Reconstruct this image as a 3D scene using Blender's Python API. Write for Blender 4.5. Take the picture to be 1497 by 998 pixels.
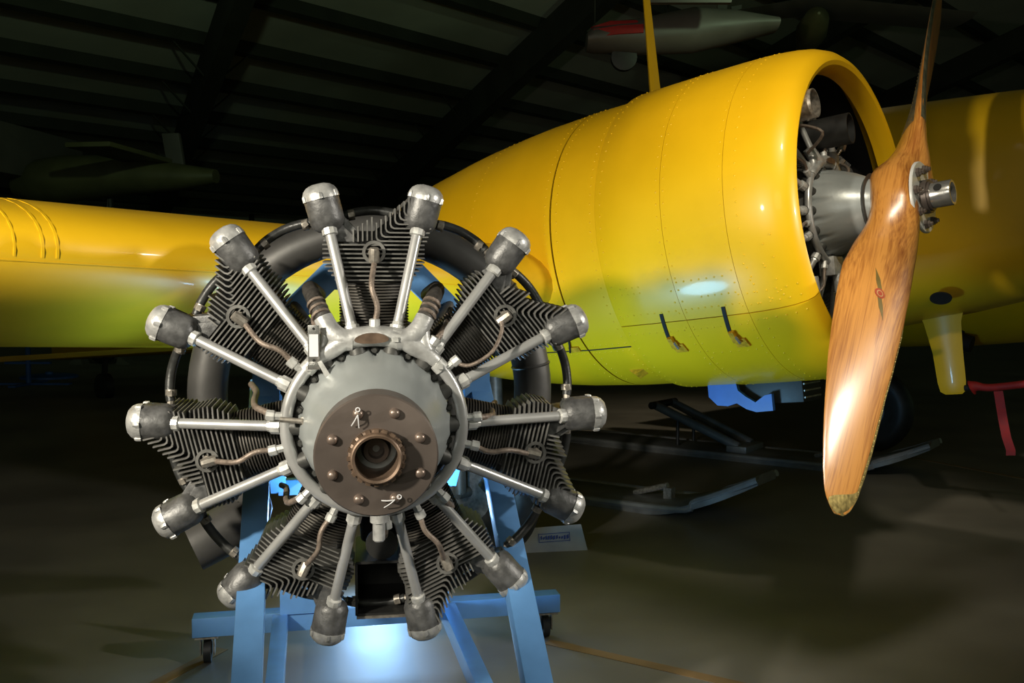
import bpy, bmesh, math, random
from mathutils import Vector as V, Matrix as M
random.seed(7)
R = math.radians
for o in list(bpy.data.objects): bpy.data.objects.remove(o)
scene = bpy.context.scene
col = scene.collection

# ------------------------------------------------------------------ camera
FPX, CX, CY, HC = 1400.0, 748.5, 499.0, 1.24
PITCH = math.atan(69 / FPX)
cam_d = bpy.data.cameras.new('camera'); cam_d.sensor_width = 36.0
cam_d.lens = 36.0 * FPX / 1497.0; cam_d.clip_end = 200
cam = bpy.data.objects.new('camera', cam_d); col.objects.link(cam)
cam.location = (0, 0, HC); cam.rotation_euler = (math.pi / 2 - PITCH, 0, 0)
scene.camera = cam
scene.view_settings.view_transform = 'Standard'
scene.view_settings.look = 'None'
scene.view_settings.exposure = 0.0
scene.view_settings.gamma = 1.0
scene.view_settings.use_curve_mapping = False
# ------------------------------------------------------------------ world and lamps
w = bpy.data.worlds.new('hangar_dusk'); scene.world = w; w.use_nodes = True
w.node_tree.nodes['Background'].inputs[0].default_value = (0.70, 1.0, 0.58, 1)
w.node_tree.nodes['Background'].inputs[1].default_value = 0.055

def spot(name, loc, target, power, color, half_deg, blend, size):
    d = bpy.data.lights.new(name, 'SPOT'); d.energy = power; d.color = color
    d.spot_size = R(half_deg * 2); d.spot_blend = blend; d.shadow_soft_size = size
    o = bpy.data.objects.new(name, d); col.objects.link(o); o.location = loc
    o.rotation_euler = (V(target) - V(loc)).to_track_quat('-Z', 'Y').to_euler()
    return o
spot('key_lamp', (-1.75, 0.2, 1.78), (-0.05, 3.4, 1.62), 395, (1.0, 0.92, 0.76), 31, 0.4, 0.08)
spot('side_lamp', (2.9, 1.45, 1.95), (-0.1, 2.3, 1.0), 215, (1.0, 0.94, 0.84), 34, 0.5, 0.07)
spot('propeller_lamp', (3.0, 2.75, 1.42), (1.05, 2.95, 0.95), 75, (1.0, 0.93, 0.8), 16, 0.6, 0.10)
spot('overhead_lamp', (0.9, 1.2, 3.6), (1.15, 3.4, 1.9), 200, (1.0, 0.9, 0.7), 17, 0.8, 0.08)
# blue-gelled lamps on the floor behind the engine: one washes upwards, one rakes the floor between the legs
spot('blue_wash_lamp', (-0.36, 3.0, 0.30), (-0.1, 3.35, 1.2), 78, (0.30, 0.66, 1.0), 78, 0.35, 0.13)
spot('blue_floor_lamp', (-0.60, 4.2, 0.36), (-0.46, 3.2, 0.05), 34, (0.32, 0.60, 1.0), 46, 0.7, 0.12)
# photographer's softbox behind the camera
def area(name, loc, target, power, color, sx, sy):
    d = bpy.data.lights.new(name, 'AREA'); d.energy = power; d.color = color; d.shape = 'RECTANGLE'; d.size = sx; d.size_y = sy
    o = bpy.data.objects.new(name, d); col.objects.link(o); o.location = loc
    o.rotation_euler = (V(target) - V(loc)).to_track_quat('-Z', 'Y').to_euler()
area('softbox', (-0.6, -2.6, 2.6), (0.8, 3.5, 1.3), 36, (1.0, 0.95, 0.82), 1.6, 1.2)
spot('floor_fill', (2.6, 9.0, 4.6), (1.9, 8.0, 0.0), 150, (1.0, 0.86, 0.62), 50, 0.8, 0.15)  # unseen lamp added to lift the far floor and skis
spot('roof_fill', (-2.5, 8.0, 4.6), (-6.0, 20.0, 5.6), 210, (0.70, 1.0, 0.58), 42, 0.7, 0.1)  # unseen lamp added to brighten the roof on the left
spot('roof_fill', (3.5, 8.0, 4.9), (4.0, 22.0, 7.0), 170, (0.70, 1.0, 0.58), 42, 0.7, 0.1)  # its added counterpart for the right of the roof

# ------------------------------------------------------------------ pixel helpers (a pixel gives a direction only)
CAM = V((0, 0, HC)); _c, _s = math.cos(PITCH), math.sin(PITCH)
def ray(px, py):
    x = (px - CX) / FPX; y = (CY - py) / FPX
    return V((x, _c + y * _s, -_s + y * _c))
def onplane(px, py, P, n):
    d = ray(px, py); return CAM + d * ((V(P) - CAM).dot(n) / d.dot(n))
def on_floor(px, py, z=0.0): return onplane(px, py, V((0, 0, z)), V((0, 0, 1)))

# ------------------------------------------------------------------ materials
def mat(name, rgb, rough=0.5, metal=0.0, var=0.12, scale=8.0, bump=0.0, bscale=60.0, coat=0.0, rgb2=None, rvar=0.1, detail=6):
    m = bpy.data.materials.new(name); m.use_nodes = True
    nt = m.node_tree; b = nt.nodes['Principled BSDF']
    tc = nt.nodes.new('ShaderNodeTexCoord')
    nz = nt.nodes.new('ShaderNodeTexNoise'); nz.inputs['Scale'].default_value = scale; nz.inputs['Detail'].default_value = detail
    nt.links.new(tc.outputs['Object'], nz.inputs['Vector'])
    ramp = nt.nodes.new('ShaderNodeValToRGB')
    c2 = rgb2 or tuple(min(1, c * (1 + var)) for c in rgb); c1 = tuple(c * (1 - var) for c in rgb) if not rgb2 else rgb
    ramp.color_ramp.elements[0].position = 0.32; ramp.color_ramp.elements[1].position = 0.68
    ramp.color_ramp.elements[0].color = (*c1, 1); ramp.color_ramp.elements[1].color = (*c2, 1)
    nt.links.new(nz.outputs['Fac'], ramp.inputs['Fac']); nt.links.new(ramp.outputs['Color'], b.inputs['Base Color'])
    mr = nt.nodes.new('ShaderNodeMapRange')
    mr.inputs['To Min'].default_value = max(0.03, rough - rvar); mr.inputs['To Max'].default_value = min(1, rough + rvar)
    nt.links.new(nz.outputs['Fac'], mr.inputs['Value']); nt.links.new(mr.outputs['Result'], b.inputs['Roughness'])
    b.inputs['Metallic'].default_value = metal
    b.inputs['Coat Weight'].default_value = coat; b.inputs['Coat Roughness'].default_value = 0.08
    if bump > 0:
        n2 = nt.nodes.new('ShaderNodeTexNoise'); n2.inputs['Scale'].default_value = bscale; n2.inputs['Detail'].default_value = 3
        nt.links.new(tc.outputs['Object'], n2.inputs['Vector'])
        bp = nt.nodes.new('ShaderNodeBump'); bp.inputs['Strength'].default_value = bump; bp.inputs['Distance'].default_value = 0.004
        nt.links.new(n2.outputs['Fac'], bp.inputs['Height']); nt.links.new(bp.outputs['Normal'], b.inputs['Normal'])
    return m
YEL = mat('yellow_paint', (0.80, 0.455, 0.006), 0.38, 0, 0.06, 3, coat=0.10, bump=0.04, bscale=5)
YEL.node_tree.nodes['Principled BSDF'].inputs['Specular IOR Level'].default_value = 0.3
YELF = mat('yellow_fabric_paint', (0.76, 0.45, 0.008), 0.42, 0, 0.08, 2.5, coat=0.12, bump=0.05, bscale=5)
YELD = mat('yellow_chipped_paint', (0.62, 0.30, 0.01), 0.45, 0, 0.3, 60)
BLK = mat('black_opening', (0.006, 0.006, 0.005), 0.8)
RUB = mat('black_rubber', (0.018, 0.018, 0.018), 0.5, 0, 0.3, 20, bump=0.1)
HOSE = mat('rubber_hose', (0.030, 0.031, 0.030), 0.38, 0, 0.3, 40, bump=0.15, bscale=150)
FIN = mat('black_enamel_fins', (0.15, 0.147, 0.138), 0.45, 0.25, 0.35, 25)
CORE = mat('black_enamel_head', (0.022, 0.022, 0.021), 0.5, 0.2, 0.3, 25)
BARREL = mat('dark_steel_barrel', (0.085, 0.078, 0.068), 0.5, 0.4, 0.3, 12)
ROCK = mat('grey_cast_rocker_box', (0.135, 0.135, 0.135), 0.45, 0.45, 0.35, 45, bump=0.25, bscale=120)
CAP = mat('bare_cast_aluminium', (0.50, 0.50, 0.49), 0.42, 0.45, 0.25, 40, bump=0.25, bscale=110)
TUBE = mat('silver_painted_tube', (0.50, 0.50, 0.495), 0.33, 0.5, 0.12, 14)
NUT = mat('silver_nut', (0.60, 0.60, 0.58), 0.38, 0.4, 0.2, 60)
NOSE = mat('grey_painted_case', (0.36, 0.385, 0.385), 0.36, 0.25, 0.12, 7, bump=0.08, bscale=90)
CASE = mat('dark_cast_case', (0.075, 0.075, 0.07), 0.5, 0.35, 0.35, 20, bump=0.2)
STEEL = mat('rusty_brown_steel', (0.105, 0.085, 0.075), 0.42, 0.5, 0.0, 6, rgb2=(0.19, 0.155, 0.135), rvar=0.12, bump=0.05)
RUST = mat('brown_rusted_ring', (0.17, 0.115, 0.08), 0.45, 0.5, 0.35, 30)
BOLT = mat('bronze_bolt_head', (0.30, 0.23, 0.19), 0.35, 0.6, 0.25, 50)
LEAD = mat('brown_braided_lead', (0.24, 0.19, 0.155), 0.45, 0.35, 0.3, 90, bump=0.3, bscale=300)
DLEAD = mat('dark_braided_lead', (0.05, 0.045, 0.04), 0.55, 0.1, 0.5, 60, bump=0.4, bscale=200)
CLAMP = mat('worn_metal_clamp', (0.32, 0.29, 0.25), 0.4, 0.6, 0.4, 70)
EXH = mat('exhaust_grey_steel', (0.085, 0.083, 0.080), 0.45, 0.4, 0.25, 8, bump=0.06)
BLUE = mat('blue_stand_paint', (0.11, 0.27, 0.55), 0.38, 0, 0.12, 10, coat=0.15)
BLUED = mat('deep_blue', (0.035, 0.12, 0.42), 0.4, 0, 0.15, 10)
WHITE = mat('white_plate', (0.75, 0.75, 0.73), 0.3, 0.2, 0.05, 20)
CHROME = mat('machined_steel', (0.55, 0.54, 0.52), 0.22, 0.85, 0.1, 30)
RED = mat('red_cloth', (0.33, 0.010, 0.008), 0.7, 0, 0.15, 30)
SKI = mat('dark_grey_ski', (0.13, 0.135, 0.135), 0.4, 0.1, 0.3, 9)
SKIM = mat('grey_ski_tube', (0.21, 0.22, 0.23), 0.35, 0.3, 0.2, 9)
SHEATH = mat('weathered_brass_sheath', (0.16, 0.15, 0.10), 0.38, 0.6, 0.4, 35)
GOLD = mat('worn_brass_edge', (0.50, 0.38, 0.13), 0.35, 0.7, 0.4, 60)
ROOF = mat('roof_liner', (0.40, 0.42, 0.36), 0.8, 0, 0.12, 0.6)
BEAM = mat('dark_roof_steel', (0.022, 0.026, 0.018), 0.7, 0, 0.2, 2)
WALL = mat('dim_wall_panel', (0.30, 0.31, 0.26), 0.8, 0, 0.12, 0.5)
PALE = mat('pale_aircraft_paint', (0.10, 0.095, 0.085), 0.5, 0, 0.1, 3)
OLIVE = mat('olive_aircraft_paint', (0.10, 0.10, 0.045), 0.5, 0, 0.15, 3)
PAPER = mat('grey_card', (0.35, 0.35, 0.36), 0.6, 0, 0.1, 12)
INK = mat('blue_ink', (0.03, 0.06, 0.25), 0.6)
LABEL = mat('white_label', (0.72, 0.72, 0.74), 0.5, 0, 0.06, 40)
TAN = mat('tan_floor_stripe', (0.20, 0.125, 0.055), 0.6, 0, 0.25, 6)
GREEN = mat('dark_green_hose', (0.03, 0.05, 0.035), 0.45, 0, 0.3, 40)

def wood_mat():
    m = bpy.data.materials.new('varnished_laminated_wood'); m.use_nodes = True
    nt = m.node_tree; b = nt.nodes['Principled BSDF']; L = nt.links.new
    tc = nt.nodes.new('ShaderNodeTexCoord')
    mp = nt.nodes.new('ShaderNodeMapping'); mp.inputs['Scale'].default_value = (1, 1, 0.03)
    L(tc.outputs['Object'], mp.inputs['Vector'])
    n1 = nt.nodes.new('ShaderNodeTexNoise'); n1.inputs['Scale'].default_value = 150; n1.inputs['Detail'].default_value = 5
    L(mp.outputs['Vector'], n1.inputs['Vector'])
    n2 = nt.nodes.new('ShaderNodeTexNoise'); n2.inputs['Scale'].default_value = 3.0; n2.inputs['Detail'].default_value = 3
    L(tc.outputs['Object'], n2.inputs['Vector'])
    # laminations: layers stacked along the shaft (object Y), each board its own tone
    sx = nt.nodes.new('ShaderNodeSeparateXYZ'); L(tc.outputs['Object'], sx.inputs[0])
    mu = nt.nodes.new('ShaderNodeMath'); mu.operation = 'MULTIPLY'; mu.inputs[1].default_value = 44; L(sx.outputs['Y'], mu.inputs[0])
    fl = nt.nodes.new('ShaderNodeMath'); fl.operation = 'FLOOR'; L(mu.outputs[0], fl.inputs[0])
    wn = nt.nodes.new('ShaderNodeTexWhiteNoise'); wn.noise_dimensions = '1D'; L(fl.outputs[0], wn.inputs['W'])
    a1 = nt.nodes.new('ShaderNodeMath'); a1.operation = 'MULTIPLY_ADD'; a1.inputs[1].default_value = 0.38; L(wn.outputs['Value'], a1.inputs[0])
    L(n1.outputs['Fac'], a1.inputs[2])
    a2 = nt.nodes.new('ShaderNodeMath'); a2.operation = 'MULTIPLY_ADD'; a2.inputs[1].default_value = 0.35; L(n2.outputs['Fac'], a2.inputs[0]); L(a1.outputs[0], a2.inputs[2])
    rp = nt.nodes.new('ShaderNodeValToRGB'); e = rp.color_ramp.elements
    e[0].position = 0.5; e[0].color = (0.24, 0.065, 0.010, 1); e[1].position = 1.2 if False else 1.0; e[1].color = (0.62, 0.27, 0.055, 1)
    L(a2.outputs[0], rp.inputs['Fac']); L(rp.outputs['Color'], b.inputs['Base Color'])
    b.inputs['Roughness'].default_value = 0.32
    b.inputs['Coat Weight'].default_value = 0.8; b.inputs['Coat Roughness'].default_value = 0.22
    return m
WOOD = wood_mat()
def floor_mat():
    m = mat('sealed_concrete', (0.135, 0.125, 0.105), 0.45, 0, 0, 1.3, rgb2=(0.22, 0.205, 0.17), rvar=0.14, bump=0.06, bscale=25)
    return m
CONC = floor_mat()

# ------------------------------------------------------------------ mesh collector
def frame_of(d):
    d = V(d).normalized(); h = V((0, 0, 1)) if abs(d.z) < 0.9 else V((1, 0, 0))
    e1 = d.cross(h).normalized(); e2 = d.cross(e1).normalized()
    return d, e1, e2
class MB:
    def __init__(s): s.v = []; s.f = []
    def add(s, vs, fs):
        n = len(s.v); s.v += [tuple(q) for q in vs]; s.f += [tuple(i + n for i in f) for f in fs]; return s
    def box(s, c, size, rot=None):
        x, y, z = [q / 2 for q in size]
        vs = [V((i, j, k)) for i in (-x, x) for j in (-y, y) for k in (-z, z)]
        if rot is not None: vs = [rot @ q for q in vs]
        return s.add([q + V(c) for q in vs], [(0, 1, 3, 2), (4, 6, 7, 5), (0, 4, 5, 1), (2, 3, 7, 6), (0, 2, 6, 4), (1, 5, 7, 3)])
    def beam(s, p0, p1, wd, ht, up=(0, 0, 1)):
        p0, p1 = V(p0), V(p1); d = (p1 - p0).normalized(); x = d.cross(V(up)).normalized(); z = x.cross(d)
        vs = [q + x * i * wd / 2 + z * k * ht / 2 for q in (p0, p1) for i in (-1, 1) for k in (-1, 1)]
        return s.add(vs, [(0, 1, 3, 2), (4, 6, 7, 5), (0, 4, 5, 1), (2, 3, 7, 6), (0, 2, 6, 4), (1, 5, 7, 3)])
    def lathe(s, prof, o=(0, 0, 0), axis=(0, 1, 0), n=24, e1=None, s2=1.0, cap=True):
        o = V(o); d, a, b = frame_of(axis)
        if e1 is not None: a = V(e1).normalized(); b = d.cross(a).normalized()
        vs = []; fs = []
        for t, r in prof:
            for i in range(n):
                q = 2 * math.pi * i / n
                vs.append(o + d * t + a * (r * math.cos(q)) + b * (r * s2 * math.sin(q)))
        for k in range(len(prof) - 1):
            for i in range(n):
                j = (i + 1) % n
                fs.append((k * n + i, k * n + j, (k + 1) * n + j, (k + 1) * n + i))
        if cap:
            if prof[0][1] > 1e-6: fs.append(tuple(range(n))[::-1])
            m = (len(prof) - 1) * n
            if prof[-1][1] > 1e-6: fs.append(tuple(range(m, m + n)))
        return s.add(vs, fs)
    def cyl(s, p0, p1, r0, r1=None, n=12):
        p0, p1 = V(p0), V(p1); r1 = r0 if r1 is None else r1
        return s.lathe([(0, r0), ((p1 - p0).length, r1)], p0, p1 - p0, n)
    def dome(s, c, d, r, h, n=8, k=3):
        return s.lathe([(h * math.sin(i * math.pi / 2 / k), max(0.0, r * math.cos(i * math.pi / 2 / k))) for i in range(k + 1)], c, d, n, cap=False)
    def tube(s, pts, r, n=10, sub=6, closed=False):
        pts = [V(q) for q in pts]
        P = []
        N = len(pts)
        if sub > 1 and N > 2:
            rng = N if closed else N - 1
            for i in range(rng):
                g = (lambda k: pts[k % N]) if closed else (lambda k: pts[max(0, min(N - 1, k))])
                a, b, c, d = g(i - 1), g(i), g(i + 1), g(i + 2)
                for k in range(sub):
                    t = k / sub
                    P.append(0.5 * ((2 * b) + (c - a) * t + (2 * a - 5 * b + 4 * c - d) * t * t + (3 * b - a - 3 * c + d) * t ** 3))
            if not closed: P.append(pts[-1])
        else: P = pts
        m = len(P); rr = r if callable(r) else (lambda t: r)
        tg = []
        for i in range(m):
            a = P[(i - 1) % m] if closed or i > 0 else P[0]; b = P[(i + 1) % m] if closed or i < m - 1 else P[-1]
            tg.append((b - a).normalized())
        d, e1, e2 = frame_of(tg[0]); vs = []; fs = []
        for i in range(m):
            e1 = (e1 - tg[i] * e1.dot(tg[i])).normalized(); e2 = tg[i].cross(e1)
            for k in range(n):
                q = 2 * math.pi * k / n
                vs.append(P[i] + (e1 * math.cos(q) + e2 * math.sin(q)) * rr(i / max(1, m - 1)))
        for i in range(m if closed else m - 1):
            j = (i + 1) % m
            for k in range(n):
                l = (k + 1) % n; fs.append((i * n + k, i * n + l, j * n + l, j * n + k))
        if not closed: fs += [tuple(range(n))[::-1], tuple(range((m - 1) * n, m * n))]
        return s.add(vs, fs)
    def prism(s, poly, o, ex, ey, ez, h):
        # polygon in (ex, ey), extruded along ez by h
        o, ex, ey, ez = V(o), V(ex), V(ey), V(ez); n = len(poly)
        vs = [o + ex * x + ey * y for x, y in poly] + [o + ex * x + ey * y + ez * h for x, y in poly]
        return s.add(vs, [tuple(range(n))[::-1], tuple(range(n, 2 * n))] + [(i, (i + 1) % n, n + (i + 1) % n, n + i) for i in range(n)])
    def loft(s, rings, cap=True, closed=True):
        n = len(rings[0]); vs = [q for r in rings for q in r]; fs = []
        for k in range(len(rings) - 1):
            for i in range(n if closed else n - 1):
                j = (i + 1) % n; fs.append((k * n + i, k * n + j, (k + 1) * n + j, (k + 1) * n + i))
        if cap and closed: fs += [tuple(range(n))[::-1], tuple(range((len(rings) - 1) * n, len(rings) * n))]
        return s.add(vs, fs)
    def mesh(s, name, m, ang=38, bevel=0):
        me = bpy.data.meshes.new(name); me.from_pydata(s.v, [], s.f)
        bm = bmesh.new(); bm.from_mesh(me)
        bmesh.ops.remove_doubles(bm, verts=bm.verts, dist=1e-6)
        bmesh.ops.recalc_face_normals(bm, faces=bm.faces)
        if bevel: bmesh.ops.bevel(bm, geom=[e for e in bm.edges if len(e.link_faces) == 2 and e.calc_face_angle(0) > R(40)], offset=bevel, segments=2, affect='EDGES', profile=0.6)
        bm.to_mesh(me); bm.free()
        me.polygons.foreach_set('use_smooth', [True] * len(me.polygons)); me.set_sharp_from_angle(angle=R(ang))
        me.materials.append(m); return me
    def build(s, name, m, parent=None, ang=38, bevel=0, mw=None):
        return put(name, s.mesh(name, m, ang, bevel), parent, mw)
def put(name, me, parent=None, mw=None):
    o = bpy.data.objects.new(name, me); col.objects.link(o)
    if parent is not None: o.parent = parent
    if mw is not None: o.matrix_local = mw
    return o
def tag(o, label=None, cat=None, group=None, kind=None):
    if label: o['label'] = label
    if cat: o['category'] = cat
    if group: o['group'] = group
    if kind: o['kind'] = kind
    return o
def empty(name, mw):
    o = bpy.data.objects.new(name, None); o.empty_display_size = 0.1; col.objects.link(o); o.matrix_world = mw; return o
def basis(X, Y, Z, T):
    return M(((X[0], Y[0], Z[0], T[0]), (X[1], Y[1], Z[1], T[1]), (X[2], Y[2], Z[2], T[2]), (0, 0, 0, 1)))

# ================================================================== HANGAR SHELL
g = MB(); g.box((2, 14, -0.05), (64, 56, 0.1))
FLOOR = tag(g.build('floor', CONC), 'dark sealed concrete hangar floor', kind='structure')
AZ = R(43); U = V((math.sin(AZ), math.cos(AZ), 0)); W = V((-U.y, U.x, 0)); SL = 0.2
RP0 = CAM + ray(400, 130) * (20.0 / ray(400, 130).y)
RN = V((W.x * SL, W.y * SL, 1)).normalized(); WD = V((W.x, W.y, -SL)).normalized()
def roofpt(u, wv, dz=0): return RP0 + U * u + W * wv + V((0, 0, -SL * wv + dz))
EAVE = 9.0; RIDGE = -22.0
g = MB(); g.loft([[roofpt(-24, RIDGE, .02), roofpt(-24, EAVE, .02), roofpt(-24, EAVE, .12), roofpt(-24, RIDGE, .12)],
                  [roofpt(34, RIDGE, .02), roofpt(34, EAVE, .02), roofpt(34, EAVE, .12), roofpt(34, RIDGE, .12)]])
g_r = g.build('ceiling', ROOF); tag(g_r, 'dim sloping hangar roof liner above the dark purlins', kind='structure')
# far slope beyond the ridge
rz = roofpt(0, RIDGE).z
# purlins (spaced along the slope) and tapered main frames
for k, wv in enumerate((-11.4, -9.8, -8.2, -6.6, -5.0, -3.4, 0.0 - 1.65, 0.0, 1.66, 3.22, 4.78, 6.3, 7.8)):
    g = MB(); g.beam(roofpt(-23.5, wv, -.11), roofpt(33.5, wv, -.11), 0.17, 0.24, up=RN)
    p_ = g.build('purlin', BEAM, g_r)
for k, u0 in enumerate((-14.2, -7.9, -1.7, 4.6, 10.9, 17.2, 23.5)):
    g = MB()
    a0, a1 = roofpt(u0 + .39 * RIDGE, RIDGE, -.45), roofpt(u0 + .39 * (EAVE - .3), EAVE - .3, -.62)
    x = U
    ring = lambda P, h: [P - x * .16 + V((0, 0, h)), P + x * .16 + V((0, 0, h)), P + x * .16 - V((0, 0, h)), P - x * .16 - V((0, 0, h))]
    g.loft([ring(a0, .22), ring(a1, .42)]); g.build('roof_frame', BEAM, g_r)
    # flange braces from the frame to the purlins
    for wv in (-1.65, 0.0, 1.66, 3.22, 4.78):
        t = (wv - RIDGE) / (EAVE - .3 - RIDGE); q = a0.lerp(a1, t)
        for s_ in (-1, 1):
            h = MB(); h.beam(q + V((0, 0, -.3)), q + U * s_ * .75 + V((0, 0, .36)), .03, .03); h.build('flange_brace', BEAM, g_r)
# back wall below the eave
e0, e1 = roofpt(-24, EAVE), roofpt(34, EAVE)
g = MB(); ez = e0.z + .1
g.loft([[V((e0.x, e0.y, 0)), V((e0.x, e0.y, ez)), V((e0.x, e0.y, ez)) + W * .15, V((e0.x, e0.y, 0)) + W * .15],
        [V((e1.x, e1.y, 0)), V((e1.x, e1.y, ez)), V((e1.x, e1.y, ez)) + W * .15, V((e1.x, e1.y, 0)) + W * .15]])
wb = tag(g.build('wall_back', WALL), 'dim hangar side wall below the eave', kind='structure')
for u0 in range(-22, 34, 3):
    h = MB(); b0 = roofpt(u0, EAVE - .06); h.box((b0.x, b0.y, ez / 2), (.12, .12, ez - .1), M.Rotation(-AZ, 3, 'Z')); h.build('wall_girt', BEAM, wb)
# end wall at right, closing the view
s0, s1 = roofpt(33.8, EAVE), roofpt(33.8, RIDGE)
g = MB(); g.loft([[V((s0.x, s0.y, 0)), V((s0.x, s0.y, s0.z + .02)), V((s0.x, s0.y, s0.z + .02)) + U * .15, V((s0.x, s0.y, 0)) + U * .15],
                  [V((s1.x, s1.y, 0)), V((s1.x, s1.y, s1.z + .02)), V((s1.x, s1.y, s1.z + .02)) + U * .15, V((s1.x, s1.y, 0)) + U * .15]])
tag(g.build('wall_right', WALL), 'dim hangar end wall far behind the yellow airplane', kind='structure')
# tan stripes painted on the floor
def stripe(p0, p1, wd):
    a, b = on_floor(*p0), on_floor(*p1); g = MB(); g.beam(a + V((0, 0, .001)), b + V((0, 0, .001)), wd, .002); return g.build('floor_stripe', TAN, FLOOR)
stripe((800, 938), (1120, 1010), .05); stripe((325, 948), (180, 1025), .05)
stripe((1330, 668), (1560, 712), .04)

# ================================================================== RADIAL ENGINE MESHES (axis: local -Y towards the viewer)
def rot_y(deg): return M.Rotation(R(deg), 4, 'Y')
SP = 360 / 14
def pol(ang, r, y): return V((r * math.sin(R(ang)), y, r * math.cos(R(ang))))
ME = {}
# --- cylinder barrel with fine fins
prof = [(.150, .070)]; z = .172
while z < .308:
    prof += [(z, .068), (z, .080), (z + .0028, .080), (z + .0028, .068)]; z += .0068
prof += [(.312, .068)]
ME['barrel'] = MB().lathe(prof, (0, .01, 0), (0, 0, 1), 28).mesh('cylinder_barrel', BARREL, 30)
# --- head core
g = MB()
def rrect(w0, y0, y1, z, c=.02):
    return [V(q) for q in ((-w0 + c, y0, z), (w0 - c, y0, z), (w0, y0 + c, z), (w0, y1 - c, z), (w0 - c, y1, z), (-w0 + c, y1, z), (-w0, y1 - c, z), (-w0, y0 + c, z))]
g.loft([rrect(.066, -.052, .08, .30), rrect(.086, -.060, .085, .345), rrect(.086, -.060, .085, .40), rrect(.05, -.055, .08, .425)])
# finned arm core (viewer's right) 
def slab(pts, y0, y1): MBs = g; MBs.prism(pts, (0, y0, 0), (1, 0, 0), (0, 0, 1), (0, 1, 0), y1 - y0)
slab([(0.0, .39), (.092, .39), (.108, .47), (.085, .488), (.0, .425)], -.052, .075)
ME['head'] = g.mesh('cylinder_head', CORE, 40)
# --- head fins
g = MB(); TH = .0034
z = .314
while z < .398:
    t = min(1, (z - .314) / .035); w0 = .088 + .026 * t
    g.loft([rrect(w0, -.078 - .006 * t, .10, z, .03), rrect(w0, -.078 - .006 * t, .10, z + TH, .03)]); z += .0098
def lfin(cu, cr, uo, rt):
    # nested L-shaped fin: horizontal leg out to the right edge, upright leg towards the top edge
    a = [(uo, cr), (cu + .010, cr), (cu + .003, cr + .003), (cu, cr + .010), (cu, rt)]
    b = [(cu + TH, rt), (cu + TH, cr + .011), (cu + .005 + .001, cr + .006), (cu + .011, cr + TH), (uo, cr + TH)]
    poly = a + b; n = 5
    vs = []; fs = []
    for y in (-.084, .095):
        vs += [V((x, y, zz)) for x, zz in a] + [V((x, y, zz)) for x, zz in b[::-1]]
    for k in range(n - 1):
        fs += [(k, k + 1, n + k + 1, n + k), (2 * n + k, 3 * n + k, 3 * n + k + 1, 2 * n + k + 1),
               (k, 2 * n + k, 2 * n + k + 1, k + 1), (n + k, n + k + 1, 3 * n + k + 1, 3 * n + k)]
    fs += [(0, n, 3 * n, 2 * n), (n - 1, 3 * n - 1, 4 * n - 1, 2 * n - 1)]
    g.add(vs, fs)
for k in range(9):
    cu = .004 + .0103 * k; cr = .401 + .0094 * k
    lfin(cu, cr, .118 + .003 * min(k, 5) - .0035 * max(0, k - 5), min(.440 + cu * .78, .508))
for k in range(5):   # upright fins between the arms
    u0 = -.045 + .0102 * k
    g.box((u0, .005, .414 + .004 * k), (TH, .165, .028 + .006 * k))
ME['fins'] = g.mesh('cooling_fins', FIN, 30)
# --- smooth port arm on the other side
g = MB()
g.prism([(-.012, .395), (-.095, .405), (-.118, .462), (-.085, .478), (-.028, .418)], (0, -.055, 0), (1, 0, 0), (0, 0, 1), (0, 1, 0), .12)
g.prism([(-.112, .40), (-.03, .40), (-.085, .455), (-.105, .452)], (0, -.066, 0), (1, 0, 0), (0, 0, 1), (0, 1, 0), .012)
ME['port'] = g.mesh('valve_port', ROCK, 35, .003)
# --- rocker box and cap (built upright along +Z at origin, then turned)
g = MB()
g.lathe([(-.022, .016), (-.020, .025), (-.012, .0335), (.000, .0385), (.046, .0392), (.052, .0392)], (0, 0, 0), (0, 0, 1), 20, e1=(1, 0, 0), s2=1.0)
g.lathe([(-.012, .026), (.010, .034), (.050, .036)], (0, .045, 0), (0, 0, 1), 16)
g.box((0, .03, .02), (.060, .05, .06))
ME['rocker'] = g.mesh('rocker_box', ROCK, 40)
g = MB()
g.lathe([(.050, .0408), (.056, .0408), (.064, .0395), (.073, .035), (.080, .027), (.084, .015), (.085, 0)], (0, 0, 0), (0, 0, 1), 20)
g.box((0, .035, .056), (.064, .06, .008)); 
for sx, sy in ((-.034, -.020), (.034, -.020), (-.030, .062), (.030, .062), (0, -.040)):
    g.lathe([(.050, .006), (.060, .006), (.064, .004), (.064, 0)], (sx, sy, 0), (0, 0, 1), 6)
ME['cap'] = g.mesh('rocker_cap', CAP, 40)
# --- spark plug in its recess
g = MB()
g.lathe([(0, .026), (.006, .026), (.006, .019), (-.014, .019)], (0, -.082, .378), (0, -1, 0), 20, cap=False)
ME['boss'] = g.mesh('plug_boss', FIN, 30)
g = MB()
g.lathe([(0, .013), (.016, .013), (.016, .009), (.036, .009)], (0, -.075, .378), (0, -1, 0), 6)
g.lathe([(-.010, .010), (.0, .0115), (.022, .0115), (.022, .008)], (0, -.106, .378), (0, .25, -1), 8)
ME['plug'] = g.mesh('spark_plug', CLAMP, 35)
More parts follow.
